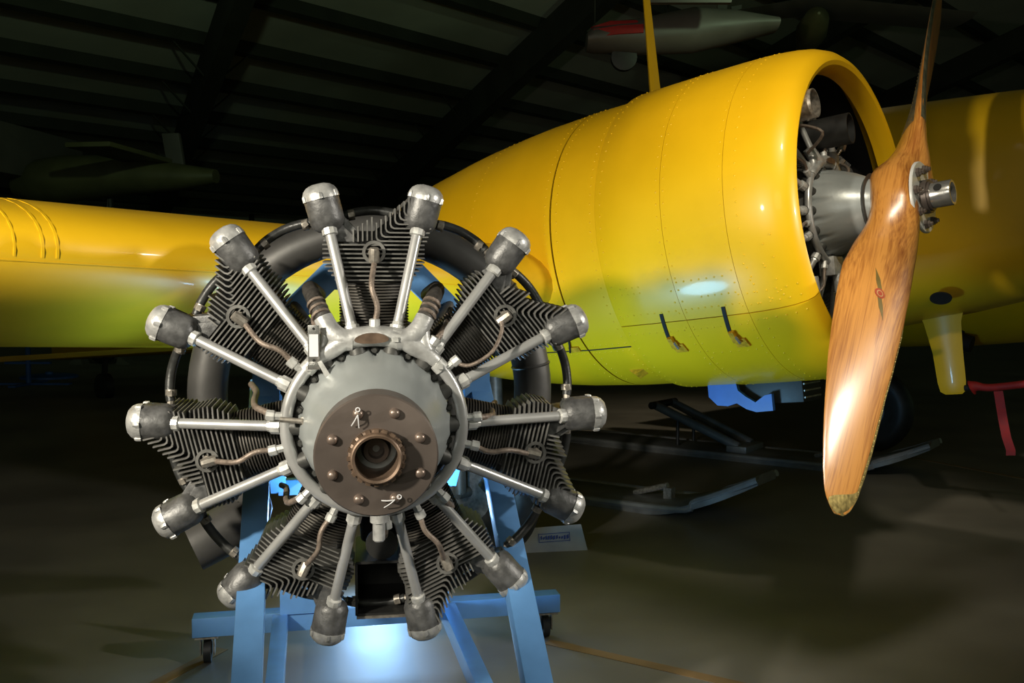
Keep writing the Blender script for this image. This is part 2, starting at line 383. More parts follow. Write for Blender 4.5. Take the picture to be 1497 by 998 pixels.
# --- pushrod tube (in the frame of one rocker, upright), tube from ring to rocker
PR0, PR1 = V((0, -.135, .212)), V((0, -.076, .440)); PD = (PR1 - PR0).normalized()
ME['pushrod'] = MB().cyl(PR0, PR1, .0118, n=14).mesh('pushrod_tube', TUBE, 40)
ME['gland_out'] = MB().lathe([(0, .0125), (.002, .0175), (.022, .0175), (.024, .013)], PR1 - PD * .016, PD, 10).mesh('gland_nut', NUT, 35)
ME['gland_in'] = MB().lathe([(-.012, .013), (-.010, .0175), (.012, .0175), (.014, .0135), (.020, .0125)], PR0, PD, 10).mesh('gland_nut', NUT, 35)
g = MB(); g.lathe([(-.055, .019), (-.010, .019)], PR0, PD, 12); ME['tappet'] = g.mesh('tappet_guide', CASE, 35)
# --- hose between neighbouring rocker boxes (spans one 25.7 degree step)
h0, h1, hm = pol(4.2, .464, .018), pol(SP - 4.2, .464, .018), pol(SP / 2, .473, .03)
ME['hose'] = MB().tube([h0, pol(SP * .3, .470, .024), hm, pol(SP * .7, .470, .024), h1], .0108, 10, 4).mesh('drain_hose', HOSE, 50)
for k_, t in (('clamp0', (h0, hm)), ('clamp1', (h1, hm))):
    g = MB(); d = (t[1] - t[0]).normalized()
    g.cyl(t[0] - d * .014, t[0] + d * .013, .0085, n=8); g.cyl(t[0] + d * .012, t[0] + d * .026, .0130, n=12)
    g.box(t[0] + d * .019 + V((0, -.012, 0)), (.012, .010, .010)); ME[k_] = g.mesh('hose_clamp', CLAMP, 35)
# --- ignition leads
RINGY, RINGR = -.150, .192
l0 = V((0, RINGY, RINGR + .012)); l1 = V((0, -.112, .355))
ME['lead'] = MB().tube([l0 + V((0, 0, .018)), V((.006, -.155, .262)), V((-.006, -.150, .305)), l1 + V((0, -.006, -.002))], .0062, 8, 5).mesh('ignition_lead', LEAD, 50)
ME['lead_bow'] = MB().tube([l0 + V((0, 0, .018)), V((.026, -.160, .245)), V((.034, -.158, .300)), V((.018, -.13, .345)), l1 + V((0, -.006, .006))], .0045, 8, 5).mesh('ignition_lead', LEAD, 50)
g = MB(); g.lathe([(-.008, .009), (.012, .009), (.014, .0118), (.030, .0118), (.032, .008)], l0, (0, 0, 1), 8)
ME['ferrule'] = g.mesh('lead_ferrule', NUT, 35)
ME['rear_lead'] = MB().tube([V((0, RINGY, RINGR + .022)), V((.004, -.14, .235)), V((.008, -.11, .262)), V((.012, -.05, .272)), V((.016, .04, .278)), V((.02, .12, .30))], .0075, 8, 5).mesh('rear_ignition_lead', LEAD, 50)
# --- crankcase, nose, ring, flange
ME['crankcase'] = MB().lathe([(.24, .10), (.20, .165), (.12, .172), (.10, .19), (-.09, .19), (-.105, .182), (-.125, .180), (-.128, .172), (-.13, .12)], (0, 0, 0), (0, 1, 0), 56).mesh('crankcase', CASE, 35)
g = MB()
NP = [(-.125, .170), (-.138, .168), (-.150, .166), (-.185, .158), (-.225, .146), (-.262, .132), (-.300, .112), (-.33, .095), (-.36, .088), (-.385, .085)]
# scalloped rim: the rim dips inwards at the studs
n = 168; rings = []
for k, (y, r) in enumerate(NP):
    ring = []
    for i in range(n):
        q = 2 * math.pi * i / n; rr = r
        ph = (i / n * 14) % 1.0; dd = min(ph, 1 - ph)
        if k <= 2 and dd < .11: rr = r - .012 * (1 - (dd / .11) ** 2) ** .5
        ring.append(V((rr * math.sin(q), y, rr * math.cos(q))))
    rings.append(ring)
ME['nose'] = MB().loft(rings).mesh('nose_case', NOSE, 40)
ME['stud'] = MB().lathe([(0, .0085), (.010, .0085), (.010, .005), (.018, .005)], pol(0, .1665, -.135), (0, -1, 0), 6).mesh('case_stud', CASE, 35)
ring_pts = [pol(i * 10, RINGR, RINGY) for i in range(36)]
ME['ring'] = MB().tube(ring_pts, .0135, 12, 2, True).mesh('ignition_ring', TUBE, 50)
# top yoke with two branches and the maker's oval plate
g = MB()
yk = [pol(a, RINGR + (.006 if abs(a) < 25 else .002), RINGY - .002) for a in range(-46, 47, 6)]
g.tube(yk, lambda t: .0145 + .0085 * math.sin(math.pi * t) ** .5, 12, 2)
for s_ in (-1, 1):
    g.tube([pol(s_ * 14, .195, RINGY), pol(s_ * 21, .206, RINGY), pol(s_ * 24.5, .232, RINGY + .004), pol(s_ * 25, .262, RINGY + .012)], lambda t: .021 + .004 * (1 - t), 12, 4)
    g.tube([pol(s_ * 40, .195, RINGY), pol(s_ * 32, .206, RINGY), pol(s_ * 26.5, .232, RINGY + .004)], .016, 12, 4)
ME['yoke'] = g.mesh('harness_yoke', CAP, 60)
for a in (13, 47, -47):
    g = MB(); d = (pol(a + 1, RINGR, RINGY) - pol(a - 1, RINGR, RINGY)).normalized(); big = abs(a) < 20
    q = pol(a, RINGR + (.005 if big else 0), RINGY); g.lathe([(-.010, .0245 if big else .018), (.010, .0245 if big else .018)], q, d, 14)
    g.box(q + V((0, -.022 if big else -.018, 0)), (.012, .014, .010)); ME['band%d' % a] = g.mesh('clamp_band', NUT, 40)
g = MB()
pts = [(.036 * math.cos(q * math.pi / 12), .0115 * math.sin(q * math.pi / 12)) for q in range(24)]
vs0 = [pol(-2 + x / .19 * 57.3, .1955 + yv, RINGY - .0295) for x, yv in pts]; vs1 = [q + V((0, .012, 0)) for q in vs0]
g.loft([vs0, vs1]); ME['plate'] = g.mesh('oval_plate', RUST, 40)
for s_ in (-1, 1):
    ME['braid%d' % s_] = MB().tube([pol(s_ * 25, .258, RINGY + .010), pol(s_ * 25, .285, RINGY + .03), pol(s_ * 26, .315, RINGY + .10), pol(s_ * 27, .325, RINGY + .2), pol(s_ * 27, .30, RINGY + .34)], .019, 12, 5).mesh('braided_harness_cable', DLEAD, 60)
    for k in range(3):
        q = pol(s_ * 25.3, .268 + .013 * k, RINGY + .012 + .012 * k)
        ME['tie%d%d' % (s_, k)] = MB().lathe([(-.003, .0215), (.003, .0215)], q, (pol(s_ * 25.5, .30, RINGY + .04) - pol(s_ * 25, .26, RINGY + .01)), 12).mesh('cable_binding', LEAD, 50)
FL0, FL1 = -.375, -.452
g = MB(); g.lathe([(FL0 + .02, .09), (FL0, .1165), (FL1 + .004, .1175), (FL1, .1145), (FL1, .050)], (0, 0, 0), (0, 1, 0), 56, cap=False)
ME['flange'] = g.mesh('propeller_flange', STEEL, 35)
BA = [22.5 + 45 * k for k in range(8)]
g = MB(); g.lathe([(0, .0098), (.006, .0100), (.010, .0085), (.0125, .005), (.013, 0)], (0, FL1 + .001, 0), (0, -1, 0), 14); ME['fbolt'] = g.mesh('flange_bolt', BOLT, 50)
g = MB()
for wv in ((-.012, -.022), (.002, -.026)):
    g.tube([(0, FL1 - .014, 0), (wv[0] * .5, FL1 - .014, wv[1] * .5), (wv[0], FL1 - .006, wv[1])], .0011, 5, 3)
g.tube([(.004 * math.cos(q), FL1 - .015, .010 + .004 * math.sin(q)) for q in [k * math.pi / 4 for k in range(8)]], .0011, 5, 1, True)
ME['wire'] = g.mesh('safety_wire', LABEL, 50)
g = MB(); g.lathe([(FL1 + .004, .053), (FL1 - .014, .053), (FL1 - .016, .049), (FL1 - .030, .0475), (FL1 - .032, .045), (FL1 - .030, .0405), (FL1 + .10, .0395)], (0, 0, 0), (0, 1, 0), 40, cap=False)
ME['shaft'] = g.mesh('shaft_collar', RUST, 35)
g = MB()
for k in range(20):
    a = k * 18; q = pol(a, .0515, FL1 - .014); g.box(q, (.009, .008, .007), M.Rotation(R(a), 3, 'Y'))
ME['castle'] = g.mesh('castellation', RUST, 35)
g = MB(); g.lathe([(FL1 + .10, .040), (FL1 + .07, .030), (FL1 + .045, .024), (FL1 + .045, .016), (FL1 + .065, .015), (FL1 + .065, .007), (FL1 + .09, .006), (FL1 + .09, 0)], (0, 0, 0), (0, 1, 0), 28, cap=False)
ME['bore'] = g.mesh('shaft_bore', STEEL, 35)
# breather and oil plug under the nose
g = MB(); g.lathe([(.165, .019), (.205, .019), (.205, .0135), (.245, .0135), (.248, .011)], (0.006, -.19, 0), (0, 0, -1), 12); ME['drain'] = g.mesh('oil_drain_plug', CAP, 35)
# rear case and mount
ME['rear'] = MB().lathe([(.10, .17), (.16, .215), (.26, .215), (.30, .18), (.42, .15), (.50, .10)], (0, 0, 0), (0, 1, 0), 40).mesh('supercharger_case', CASE, 35)
ME['intake'] = MB().tube([V((.03, .20, .20)), V((.055, .19, .27)), V((.062, .15, .345)), V((.05, .08, .39))], .026, 12, 5).mesh('intake_pipe', EXH, 50)
# airbox between the two lowest cylinders
g = MB()
bw, bh, bt = .060, .064, .006
g.box((-bw, .05, 0), (bt, .20, 2 * bh)).box((bw, .05, 0), (bt, .20, 2 * bh)).box((0, .05, -bh), (2 * bw, .20, bt * 1.6)).box((0, .05, bh), (2 * bw, .20, bt)).box((0, .15, 0), (2 * bw, .01, 2 * bh))
ME['airbox'] = g.mesh('carburettor_airbox', CORE, 35)
g = MB(); g.lathe([(.0, .05), (.08, .055), (.12, .05)], (0, .06, .09), (0, 0, 1), 20).lathe([(0, .038), (.01, .038), (.012, .02)], (0, -.03, .105), (0, -1, 0), 18)
ME['carb'] = g.mesh('carburettor', CORE, 35)
g = MB(); g.box((0, -.052, -bh - .004), (2 * bw, .004, .006)); ME['airlip'] = g.mesh('airbox_lip', CLAMP)
# exhaust collector with outlet
XR, XY = .425, .285
arc = [pol(a, XR, XY) for a in range(-132, 133, 8)]
g = MB(); g.tube(arc, .050, 18, 2)
g.tube([pol(-128, XR, XY), pol(-133, XR + .02, XY - .03), pol(-131, XR + .10, XY - .06), pol(-129, XR + .165, XY - .080)], lambda t: .052 + .012 * min(1, t * 2), 18, 4)
ME['collector'] = g.mesh('exhaust_collector', EXH, 50)
c = pol(-6, .36, .09); d = pol(-8, .41, XY - .02)
ME['stub'] = MB().tube([c, (c + d) / 2 + V((0, .04, 0)), d], .034, 12, 4).mesh('exhaust_branch', EXH, 50)
d = (pol(1, XR, XY) - pol(-1, XR, XY)).normalized()
ME['bead'] = MB().lathe([(-.004, .0515), (0, .0535), (.004, .0515)], pol(0, XR, XY), d, 18).mesh('weld_bead', EXH, 50)

def mate(me_key, name, parent, mw=None): return put(name, ME[me_key], parent, mw)
OFF = M.Identity(4)
def rocker_matrix(side):
    # box sits at +-12.86 degrees, axis along its pushrod, leaning slightly outwards
    a = side * SP / 2
    return rot_y(a) @ M.Translation(pol(0, .457, -.060)) @ M.Rotation(R(side * 2.0), 4, 'Y')

# ------------------------------------------------------------------ museum engine
EH, ET = R(8.5), R(3.2)
eX = V((math.cos(EH), math.sin(EH), 0)); eF = V((math.sin(EH) * math.cos(ET), -math.cos(EH) * math.cos(ET), -math.sin(ET)))
eY = -eF; eZ = eX.cross(eY).normalized()
EC = CAM + ray(548, 604) * (2.24 / ray(548, 604).y)
ENG = empty('radial_engine', basis(eX, eY, eZ, EC))
tag(ENG, 'seven cylinder radial aircraft engine with silver pushrod tubes mounted on blue stand', 'engine')
mate('crankcase', 'crankcase', ENG)
no = mate('nose', 'nose_case', ENG)
for i in range(14): mate('stud', 'case_stud', no, rot_y(i * SP))
ri = mate('ring', 'ignition_ring', ENG); mate('yoke', 'harness_yoke', ri); [mate('band%d' % a, 'clamp_band', ri) for a in (13, 47, -47)]
pl = mate('plate', 'oval_plate', ri); tag(pl, 'brown oval plate')
for s_ in (-1, 1):
    br = mate('braid%d' % s_, 'braided_harness_cable', ENG)
    for k in range(3): mate('tie%d%d' % (s_, k), 'cable_binding', br)
fl = mate('flange', 'propeller_flange', ENG); tag(fl, 'brown steel flange with bolts')
for k, a in enumerate(BA):
    p_ = pol(a, .0885, 0)
    mate('fbolt', 'flange_bolt', fl, M.Translation(p_))
    if k in (7, 3): mate('wire', 'safety_wire', fl, M.Translation(p_) @ rot_y(0 if k == 7 else 55))
sh = mate('shaft', 'shaft_collar', ENG); mate('bore', 'shaft_bore', sh); mate('castle', 'castellation', sh)
mate('drain', 'oil_drain_plug', ENG); mate('rear', 'supercharger_case', ENG)
AB = M.Translation((.014, .02, -.415))
ab = mate('airbox', 'carburettor_airbox', ENG, AB); mate('carb', 'carburettor', ab); mate('airlip', 'airbox_lip', ab)
ex = mate('collector', 'exhaust_collector', ENG); [mate('stub', 'exhaust_branch', ex, rot_y(k * 360 / 7)) for k in range(7)]; [mate('bead', 'weld_bead', ex, rot_y(a)) for a in (-100, -50, 52, 80, 98, 130, -126, 12)]
for i in range(7):
    th = i * 360 / 7
    cy = mate('barrel', 'cylinder', ENG, rot_y(th))
    mate('head', 'cylinder_head', cy); f_ = mate('fins', 'cooling_fins', cy); mate('port', 'valve_port', cy)
    mate('boss', 'plug_boss', cy); mate('plug', 'spark_plug', cy)
    for s_ in (-1, 1):
        mate('rocker', 'rocker_box', cy, rocker_matrix(s_)); mate('cap', 'rocker_cap', cy, rocker_matrix(s_))
    mate('intake', 'intake_pipe', ENG, rot_y(th - 7))
    ld = mate('lead_bow' if i == 1 else 'lead', 'ignition_lead', ENG, rot_y(th) if i < 4 else rot_y(th)); mate('ferrule', 'lead_ferrule', ld)
    rl = mate('rear_lead', 'rear_ignition_lead', ENG, rot_y(th + 25.7 + (9 if i < 3 else -6)))
    fe = mate('ferrule', 'lead_ferrule', rl)
    for s_ in (-1, 1):
        pr = mate('pushrod', 'pushrod_tube', ENG, rot_y(th + s_ * SP / 2)); mate('gland_in', 'gland_nut', pr); mate('gland_out', 'gland_nut', pr); mate('tappet', 'tappet_guide', pr)
    for s_ in (-1, 1):
        h_ = mate('hose', 'drain_hose', ENG, rot_y(th + s_ * SP / 2)); mate('clamp0', 'hose_clamp', h_); mate('clamp1', 'hose_clamp', h_)
# identification bracket hung on the ring at upper left
g = MB(); bp = pol(-40, .20, RINGY - .03)
g.box(bp + V((.0, .0, .030)), (.024, .003, .082)); g.box(bp + V((0, -.006, -.016)), (.026, .014, .012))
tg_ = g.build('tag_bracket', CHROME, ENG, bevel=.0006)
g = MB(); g.box(bp + V((0, -.0022, .028)), (.019, .0012, .048)); g.build('tag_label', LABEL, tg_)
g = MB(); g.lathe([(0, .003), (.0005, .003)], bp + V((0, -.002, .064)), (0, -1, 0), 10); g.lathe([(0, .003), (.0005, .003)], bp + V((0, -.0032, -.004)), (0, -1, 0), 10); g.build('tag_hole', BLK, tg_)
g = MB(); g.prism([(-.004, .012), (.004, .016), (.022, -.014), (.024, -.026), (.012, -.020)], bp + V((.012, -.014, -.018)), (1, 0, 0), (0, 0, 1), (0, -1, 0), .004)
g.build('tag_lever', NUT, tg_, bevel=.0006)
g = MB(); g.lathe([(0, .011), (.012, .011), (.013, .007), (.024, .007)], pol(-82, .150, -.18), (0, -1, 0), 8); g.lathe([(0, .006), (.05, .006)], pol(-82, .152, -.197), (-1, 0, .1), 8)
g.build('oil_fitting', CLAMP, ENG)

# ================================================================== BLUE STAND
SH = R(12); sX = V((math.cos(SH), math.sin(SH), 0)); sY = V((-math.sin(SH), math.cos(SH), 0))
SO = V((-.45, 3.28, 0)); SM = basis(sX, sY, V((0, 0, 1)), SO)
STAND = tag(empty('engine_stand', SM), 'blue painted steel engine stand on casters carrying the radial engine', 'stand')
SI = SM.inverted(); eax = SI @ (EC + eY * .52)
def bm_(name, p0, p1, w_, h_, m=BLUE, par=STAND, up=(0, 0, 1), bev=.003):
    g = MB(); g.beam(p0, p1, w_, h_, up); return g.build(name, m, par, bevel=bev)
rb = bm_('rear_beam', (-.63, 0, .135), (.63, 0, .135), .065, .065)
for xx in (-.585, .585):
    g = MB(); g.box((xx, 0, .098), (.075, .06, .006)); g.box((xx - .022, .015, .065), (.004, .035, .07)); g.box((xx + .022, .015, .065), (.004, .035, .07))
    ca = g.build('caster', CLAMP, STAND)
    g = MB(); g.lathe([(-.014, .025), (-.012, .040), (.012, .040), (.014, .025)], (xx, .02, .0405), (1, 0, 0), 24); g.build('caster_wheel', RUB, ca)
LX, RX = -.345, .225
for xx in (LX, RX):
    bm_('side_rail', (xx, -.03, .135), (xx, -1.78, .135), .05, .06)
    bm_('rear_post', (xx, -.05, .16), (xx, -.05, .62), .06, .06)
    g = MB(); sg = 1 if xx < 0 else -1
    g.prism([(0, 0), (.20, 0), (0, .20)], (xx, -.045, .165), (sg, 0, 0), (0, 0, 1), (0, 1, 0), .008); g.build('gusset', BLUE, STAND)
    # long front leg leaning back to the mounting ring
    bm_('front_leg', (xx + (-.03 if xx < 0 else -.0), -1.70, .14), (xx + (-.03 if xx < 0 else .03), -.47, .98), .062, .045, up=(0, 1, 0))
    bm_('back_brace', (xx, -.05, .60), (xx, -.45, .93), .05, .05, up=(0, 1, 0))
bm_('front_beam', (-.63, -1.80, .135), (.63, -1.80, .135), .065, .065)
for xx in (-.585, .585):
    g = MB(); g.box((xx, -1.8, .098), (.075, .06, .006)); g.box((xx - .022, -1.785, .065), (.004, .035, .07)); g.box((xx + .022, -1.785, .065), (.004, .035, .07))
    ca = g.build('caster', CLAMP, STAND)
    g = MB(); g.lathe([(-.014, .025), (-.012, .040), (.012, .040), (.014, .025)], (xx, -1.78, .0405), (1, 0, 0), 24); g.build('caster_wheel', RUB, ca)
bm_('upper_cross_bar', (LX, -.05, .60), (RX, -.05, .60), .05, .05)
# octagonal mounting ring behind the engine
g = MB(); oc = []
for r_ in (.365, .285):
    oc.append([(r_ * math.cos(R(22.5 + 45 * k)), r_ * math.sin(R(22.5 + 45 * k))) for k in range(8)])
ringf = lambda pl_, y: [V((eax.x + x, eax.y + y, eax.z + z)) for x, z in pl_]
g.loft([ringf(oc[0], -.02), ringf(oc[0], .02), ringf(oc[1], .02), ringf(oc[1], -.02), ringf(oc[0], -.02)], cap=False)
mr_ = g.build('mounting_ring', BLUE, STAND, ang=30)
for k in range(4):
    a = R(45 + 90 * k); q0 = SI @ (EC + eX * (.15 * math.cos(a)) + eZ * (.15 * math.sin(a)) + eY * .27); q1 = V((eax.x + .32 * math.cos(a), eax.y, eax.z + .32 * math.sin(a)))
    g = MB(); g.cyl(q0, q1, .014, n=10); g.build('mount_tube', CASE, STAND)
for xx in (LX - .03, RX + .03):
    bm_('ring_bracket', (xx, -.47, .96), (eax.x + math.copysign(.30, xx - eax.x), eax.y, eax.z - .12), .05, .04)

# ================================================================== YELLOW AIRPLANE (local: x across, y aft, z up from the cowl centre)
PH, TA = R(49.8), R(6.64)
aF = V((math.sin(PH) * math.cos(TA), -math.cos(PH) * math.cos(TA), math.sin(TA))); aX = V((math.cos(PH), math.sin(PH), 0)); aZ = aX.cross(-aF).normalized()
C0 = V((1.2687, 3.5671, 1.5541)); ZB = 1.56
AM = basis(aX, -aF, aZ, C0 - aZ * ZB)
AIR = tag(empty('airplane', AM), 'yellow twin engine airplane with wooden propeller and riveted cowling', 'airplane')
UP = M.Translation((0, 0, ZB))
AINV = (AM @ UP).inverted()
def loc(P): return AINV @ V(P)
def part(g, name, m, ang=38, bevel=0, par=None):
    return g.build(name, m, par or AIR, ang, bevel, UP if par is None else None)
def cylpt(th, r, y): return V((r * math.cos(R(th)), y, r * math.sin(R(th))))
# --- cowling: closed profile loops swept over an arc, small real gaps between panels
def arc_panel(name, prof, t0, t1, m=YEL, n=None, par=None, x0=0.0):
    n = n or max(6, int(abs(t1 - t0) / 3)); g = MB()
    g.loft([[cylpt(t0 + (t1 - t0) * i / n, r, y) + V((x0, 0, 0)) for y, r in prof] for i in range(n + 1)])
    return part(g, name, m, 30, par=par)
SEAM0, SEAM1 = -35.0, 215.0
def outer(y):
    pts = [(-.02, .545), (-.012, .566), (.01, .586), (.05, .603), (.10, .613), (.16, .619), (.25, .622), (.45, .623), (.74, .618)]
    for k in range(len(pts) - 1):
        if pts[k][0] <= y <= pts[k + 1][0]:
            t = (y - pts[k][0]) / (pts[k + 1][0] - pts[k][0]); return pts[k][1] * (1 - t) + pts[k + 1][1] * t
    return pts[0][1] if y < -.02 else pts[-1][1]
lip = [(.2075, .6215), (.16, .619), (.10, .613), (.05, .603), (.01, .586), (-.012, .566), (-.02, .545), (-.014, .530), (.002, .519), (.03, .513), (.055, .511), (.055, .516), (.035, .519), (.015, .528), (.005, .545), (.02, .575), (.10, .605), (.2075, .615)]
mid = [(.209, .6215), (.30, .623), (.452, .623), (.452, .617), (.209, .6155)]
aft = [(.4535, .623), (.60, .621), (.735, .618), (.74, .615), (.735, .612), (.4535, .617)]
GAP = .16
cow = []
for nm, pr in (('cowl_lip', lip), ('cowl_panel', mid), ('cowl_panel', aft)):
    cow.append((arc_panel(nm, pr, SEAM0 + GAP, SEAM1 - GAP), arc_panel(nm, pr, SEAM1 + GAP, 360 + SEAM0 - GAP)))
arc_panel('cowl_liner', [(.11, .602), (.15, .611), (.70, .611), (.70, .606), (.15, .606), (.11, .597)], 0, 360, BLK, 72)
# rivets as real domes, joined per panel
def rivets(rows, name, par, m=YEL):
    g = MB()
    for th, y in rows:
        r = outer(y) if y <= .74 else nac(y)
        n_ = cylpt(th, 1, 0); g.dome(cylpt(th, r - .0004, y), n_, .0042, .0024, 6, 2)
    o = g.build(name, m, par, 60); o['kind'] = 'stuff'; return o
def nac(y):
    pts = [(.66, .600), (.95, .598), (1.25, .585), (1.6, .548), (2.0, .48), (2.5, .36), (3.0, .20), (3.4, .06)]
    for k in range(len(pts) - 1):
        if y <= pts[k + 1][0]:
            t = (y - pts[k][0]) / (pts[k + 1][0] - pts[k][0]); return pts[k][1] * (1 - t) + pts[k + 1][1] * t
    return .05
fr = lambda a, b, n: [a + (b - a) * i / (n - 1) for i in range(n)]
up_rows = lambda y, n: [(t, y) for t in fr(SEAM0 + 3, SEAM1 - 3, n)]
lo_rows = lambda y, n: [(t, y) for t in fr(SEAM1 + 3, 357 + SEAM0, n)]
rivets(up_rows(.165, 60) + [(t, y) for t in (SEAM1 - 3, SEAM1 - 7) for y in fr(.02, .19, 6)] + [(SEAM1 - 3 - random.random() * 22, .06 + random.random() * .12) for k in range(14)], 'rivet_row', cow[0][0])
rivets(lo_rows(.165, 26) + [(SEAM1 + 3, y) for y in fr(.02, .19, 6)], 'rivet_row', cow[0][1])
rivets(up_rows(.222, 60) + up_rows(.44, 60) + [(SEAM1 - 4, y) for y in fr(.23, .44, 9)] + [(SEAM1 - 8, y) for y in fr(.23, .36, 6)] + [(SEAM1 - 14, y) for y in fr(.26, .44, 7)], 'rivet_row', cow[1][0])
rivets(lo_rows(.222, 28) + lo_rows(.44, 28) + [(SEAM1 + 4, y) for y in fr(.23, .44, 9)] + [(SEAM1 + 16, y) for y in fr(.25, .42, 6)], 'rivet_row', cow[1][1])
rivets(up_rows(.47, 60) + up_rows(.715, 60) + [(SEAM1 - 4, y) for y in fr(.48, .72, 9)] + [(SEAM1 - 12 - 2.2 * j, y) for j in range(2) for y in fr(.60, .68, 4)], 'rivet_row', cow[2][0])
rivets(lo_rows(.47, 28) + lo_rows(.715, 28) + [(SEAM1 + 4, y) for y in fr(.48, .72, 9)], 'rivet_row', cow[2][1])
# strap latches across the seam
for yl in (.295, .545):
    th0 = 216.5
    def cp(dth, dy, h=0.0): return cylpt(th0 + dth, outer(yl) + h, yl + dy)
    g = MB(); g.loft([[cp(d, w_ - .0 + .02 * (d + 4) / 12, h) for w_, h in ((-.007, .0005), (.007, .0005), (.007, .0035), (-.007, .0035))] for d in fr(-5, 5, 7)])
    la = part(g, 'cowl_latch', BLK)
    g = MB(); g.loft([[cp(d, w_ - .002 - .012 * (d - 8) / 8, h) for w_, h in ((-.026, .0005), (.022, .0005), (.022, .007), (-.026, .007))] for d in fr(8.2, 12.0, 5)]); g.build('latch_plate', YELD, la)
    g = MB(); g.loft([[cp(d, w_ + .006, h) for w_, h in ((-.011, .0005), (.011, .0005), (.009, .016), (-.009, .016))] for d in fr(4.5, 9.0, 5)]); g.build('latch_hook', YELD, la)
    g = MB(); g.cyl(cp(6.5, -.002, .010), cp(9.3, -.010, .014), .006, n=8); g.build('latch_spring', CHROME, la)
# --- nacelle behind the cowl: front skin, gap line, rear skin
NSEAM = .965
def ring_profile(y0, y1, th=.006, st=6):
    ys = fr(y0, y1, st); return [(y, nac(y)) for y in ys] + [(y, nac(y) - th) for y in ys[::-1]]
nf = arc_panel('nacelle_front_skin', ring_profile(.66, NSEAM - .004), 0, 360, YEL, 90)
nr_ = arc_panel('nacelle_rear_skin', ring_profile(NSEAM + .004, 3.4, .006, 22), 0, 360, YEL, 90)
arc_panel('nacelle_bulkhead', [(NSEAM - .03, .585), (NSEAM + .03, .583), (NSEAM + .03, .1), (NSEAM - .03, .1)], 0, 360, BLK, 48)
rivets([(t, NSEAM - .03) for t in fr(100, 250, 42)] + [(t, .775) for t in fr(100, 255, 46)], 'rivet_row', nf)
rivets([(t, NSEAM + .03) for t in fr(100, 250, 42)] + [(t, 1.42) for t in fr(100, 250, 40)], 'rivet_row', nr_)
# lower access panel edge, hook and scoop on the nacelle
g = MB(); g.loft([[cylpt(226 + d, nac(y) + h, y) for d, h in ((-.25, -.002), (.25, -.002), (.25, .0012), (-.25, .0012))] for y in fr(.76, 1.34, 16)]); part(g, 'panel_edge', BLK)
rivets([(226 + s_ * 2.0, y) for s_ in (-1, 1) for y in fr(.78, 1.32, 20)], 'rivet_row', nf)
g = MB(); yl = 1.03
g.tube([cylpt(218, nac(yl) + .004, yl - .01), cylpt(221.5, nac(yl) + .008, yl + .0), cylpt(225.5, nac(yl) + .012, yl + .02)], .004, 6, 3); hk = part(g, 'panel_hook', BLK)
g = MB(); g.loft([[cylpt(d, nac(yl) + h, yl + w_) for w_, h in ((-.03, .001), (.02, .001), (.02, .008), (-.03, .008))] for d in fr(223.5, 226, 4)]); g.build('hook_plate', YELD, hk)
g = MB(); g.loft([[cylpt(d, nac(.86) + h, .83 + w_) for w_, h in ((-.035, .0), (.035, .0), (.0, .022))] for d in fr(241, 245, 4)]); part(g, 'drain_scoop', YELD)
# small black vent door standing open beside the gap line
_d = ray(794, 440); _o = CAM - C0; _dp = V((_d.dot(aX), _d.dot(aZ))); _op = V((_o.dot(aX), _o.dot(aZ)))
_A, _B, _C = _dp.dot(_dp), 2 * _dp.dot(_op), _op.dot(_op) - nac(1.05) ** 2
vp = loc(CAM + _d * ((-_B - math.sqrt(_B * _B - 4 * _A * _C)) / (2 * _A))); vn = V((vp.x, 0, vp.z)).normalized(); vt = V((-vn.z, 0, vn.x)) * (1 if -vn.z * 0 + vn.x < 0 else -1)
vt = vt if vt.z > 0 else -vt
g = MB(); g.loft([[vp - vn * .01 + V((0, y, 0)), vp + vn * h_ + V((0, y * .6, 0)), vp + vt * .13 - vn * .012 + V((0, y, 0))] for y, h_ in ((-.035, .02), (.0, .05), (.035, .03))]); part(g, 'vent_scoop', BLK)
# --- wing with aerofoil section
def wing(x0, x1, le0, le1, c0, c1, zc0, zc1, t0, t1, name, n=10):
    g = MB(); rings = []
    for i in range(n + 1):
        t = i / n; x = x0 + (x1 - x0) * t; le = le0 + (le1 - le0) * t; c = c0 + (c1 - c0) * t; zc = zc0 + (zc1 - zc0) * t; th = t0 + (t1 - t0) * t
        ring = []; K = 26
        for k in range(2 * K):
            q = math.pi * k / K; u = (1 + math.cos(q)) / 2          # TE -> LE -> TE, upper then lower
            ya = (.2969 * u ** .5 - .126 * u - .3516 * u * u + .2843 * u ** 3 - .1036 * u ** 4) / .2 / .5
            sg = 1 if k <= K else -1
            ring.append(V((x, le + c * u, zc + sg * ya * th * .5 * .5 + .03 * c * (1 - (2 * u - .8) ** 2) * .4)))
        rings.append(ring)
    g.loft(rings); return part(g, name, YELF, 50)
WZ = -.115
def wing_pt(x, u, sg, off=0.0):
    t = (x + .30) / (-5.2 + .30); le = .98 + .18 * t; c = 2.5 - .6 * t; zc = WZ - .05 + .18 * t; th = .87 - .21 * t
    def q(u_):
        ya = (.2969 * u_ ** .5 - .126 * u_ - .3516 * u_ * u_ + .2843 * u_ ** 3 - .1036 * u_ ** 4) / .2 / .5
        return V((x, le + c * u_, zc + sg * ya * th * .25 + .03 * c * (1 - (2 * u_ - .8) ** 2) * .4))
    a, b = q(u), q(u + .0005); tn = (b - a).normalized(); n = V((0, -tn.z, tn.y)) * sg
    if n.y > 0 and u < .05: n = -n
    return a + n * off
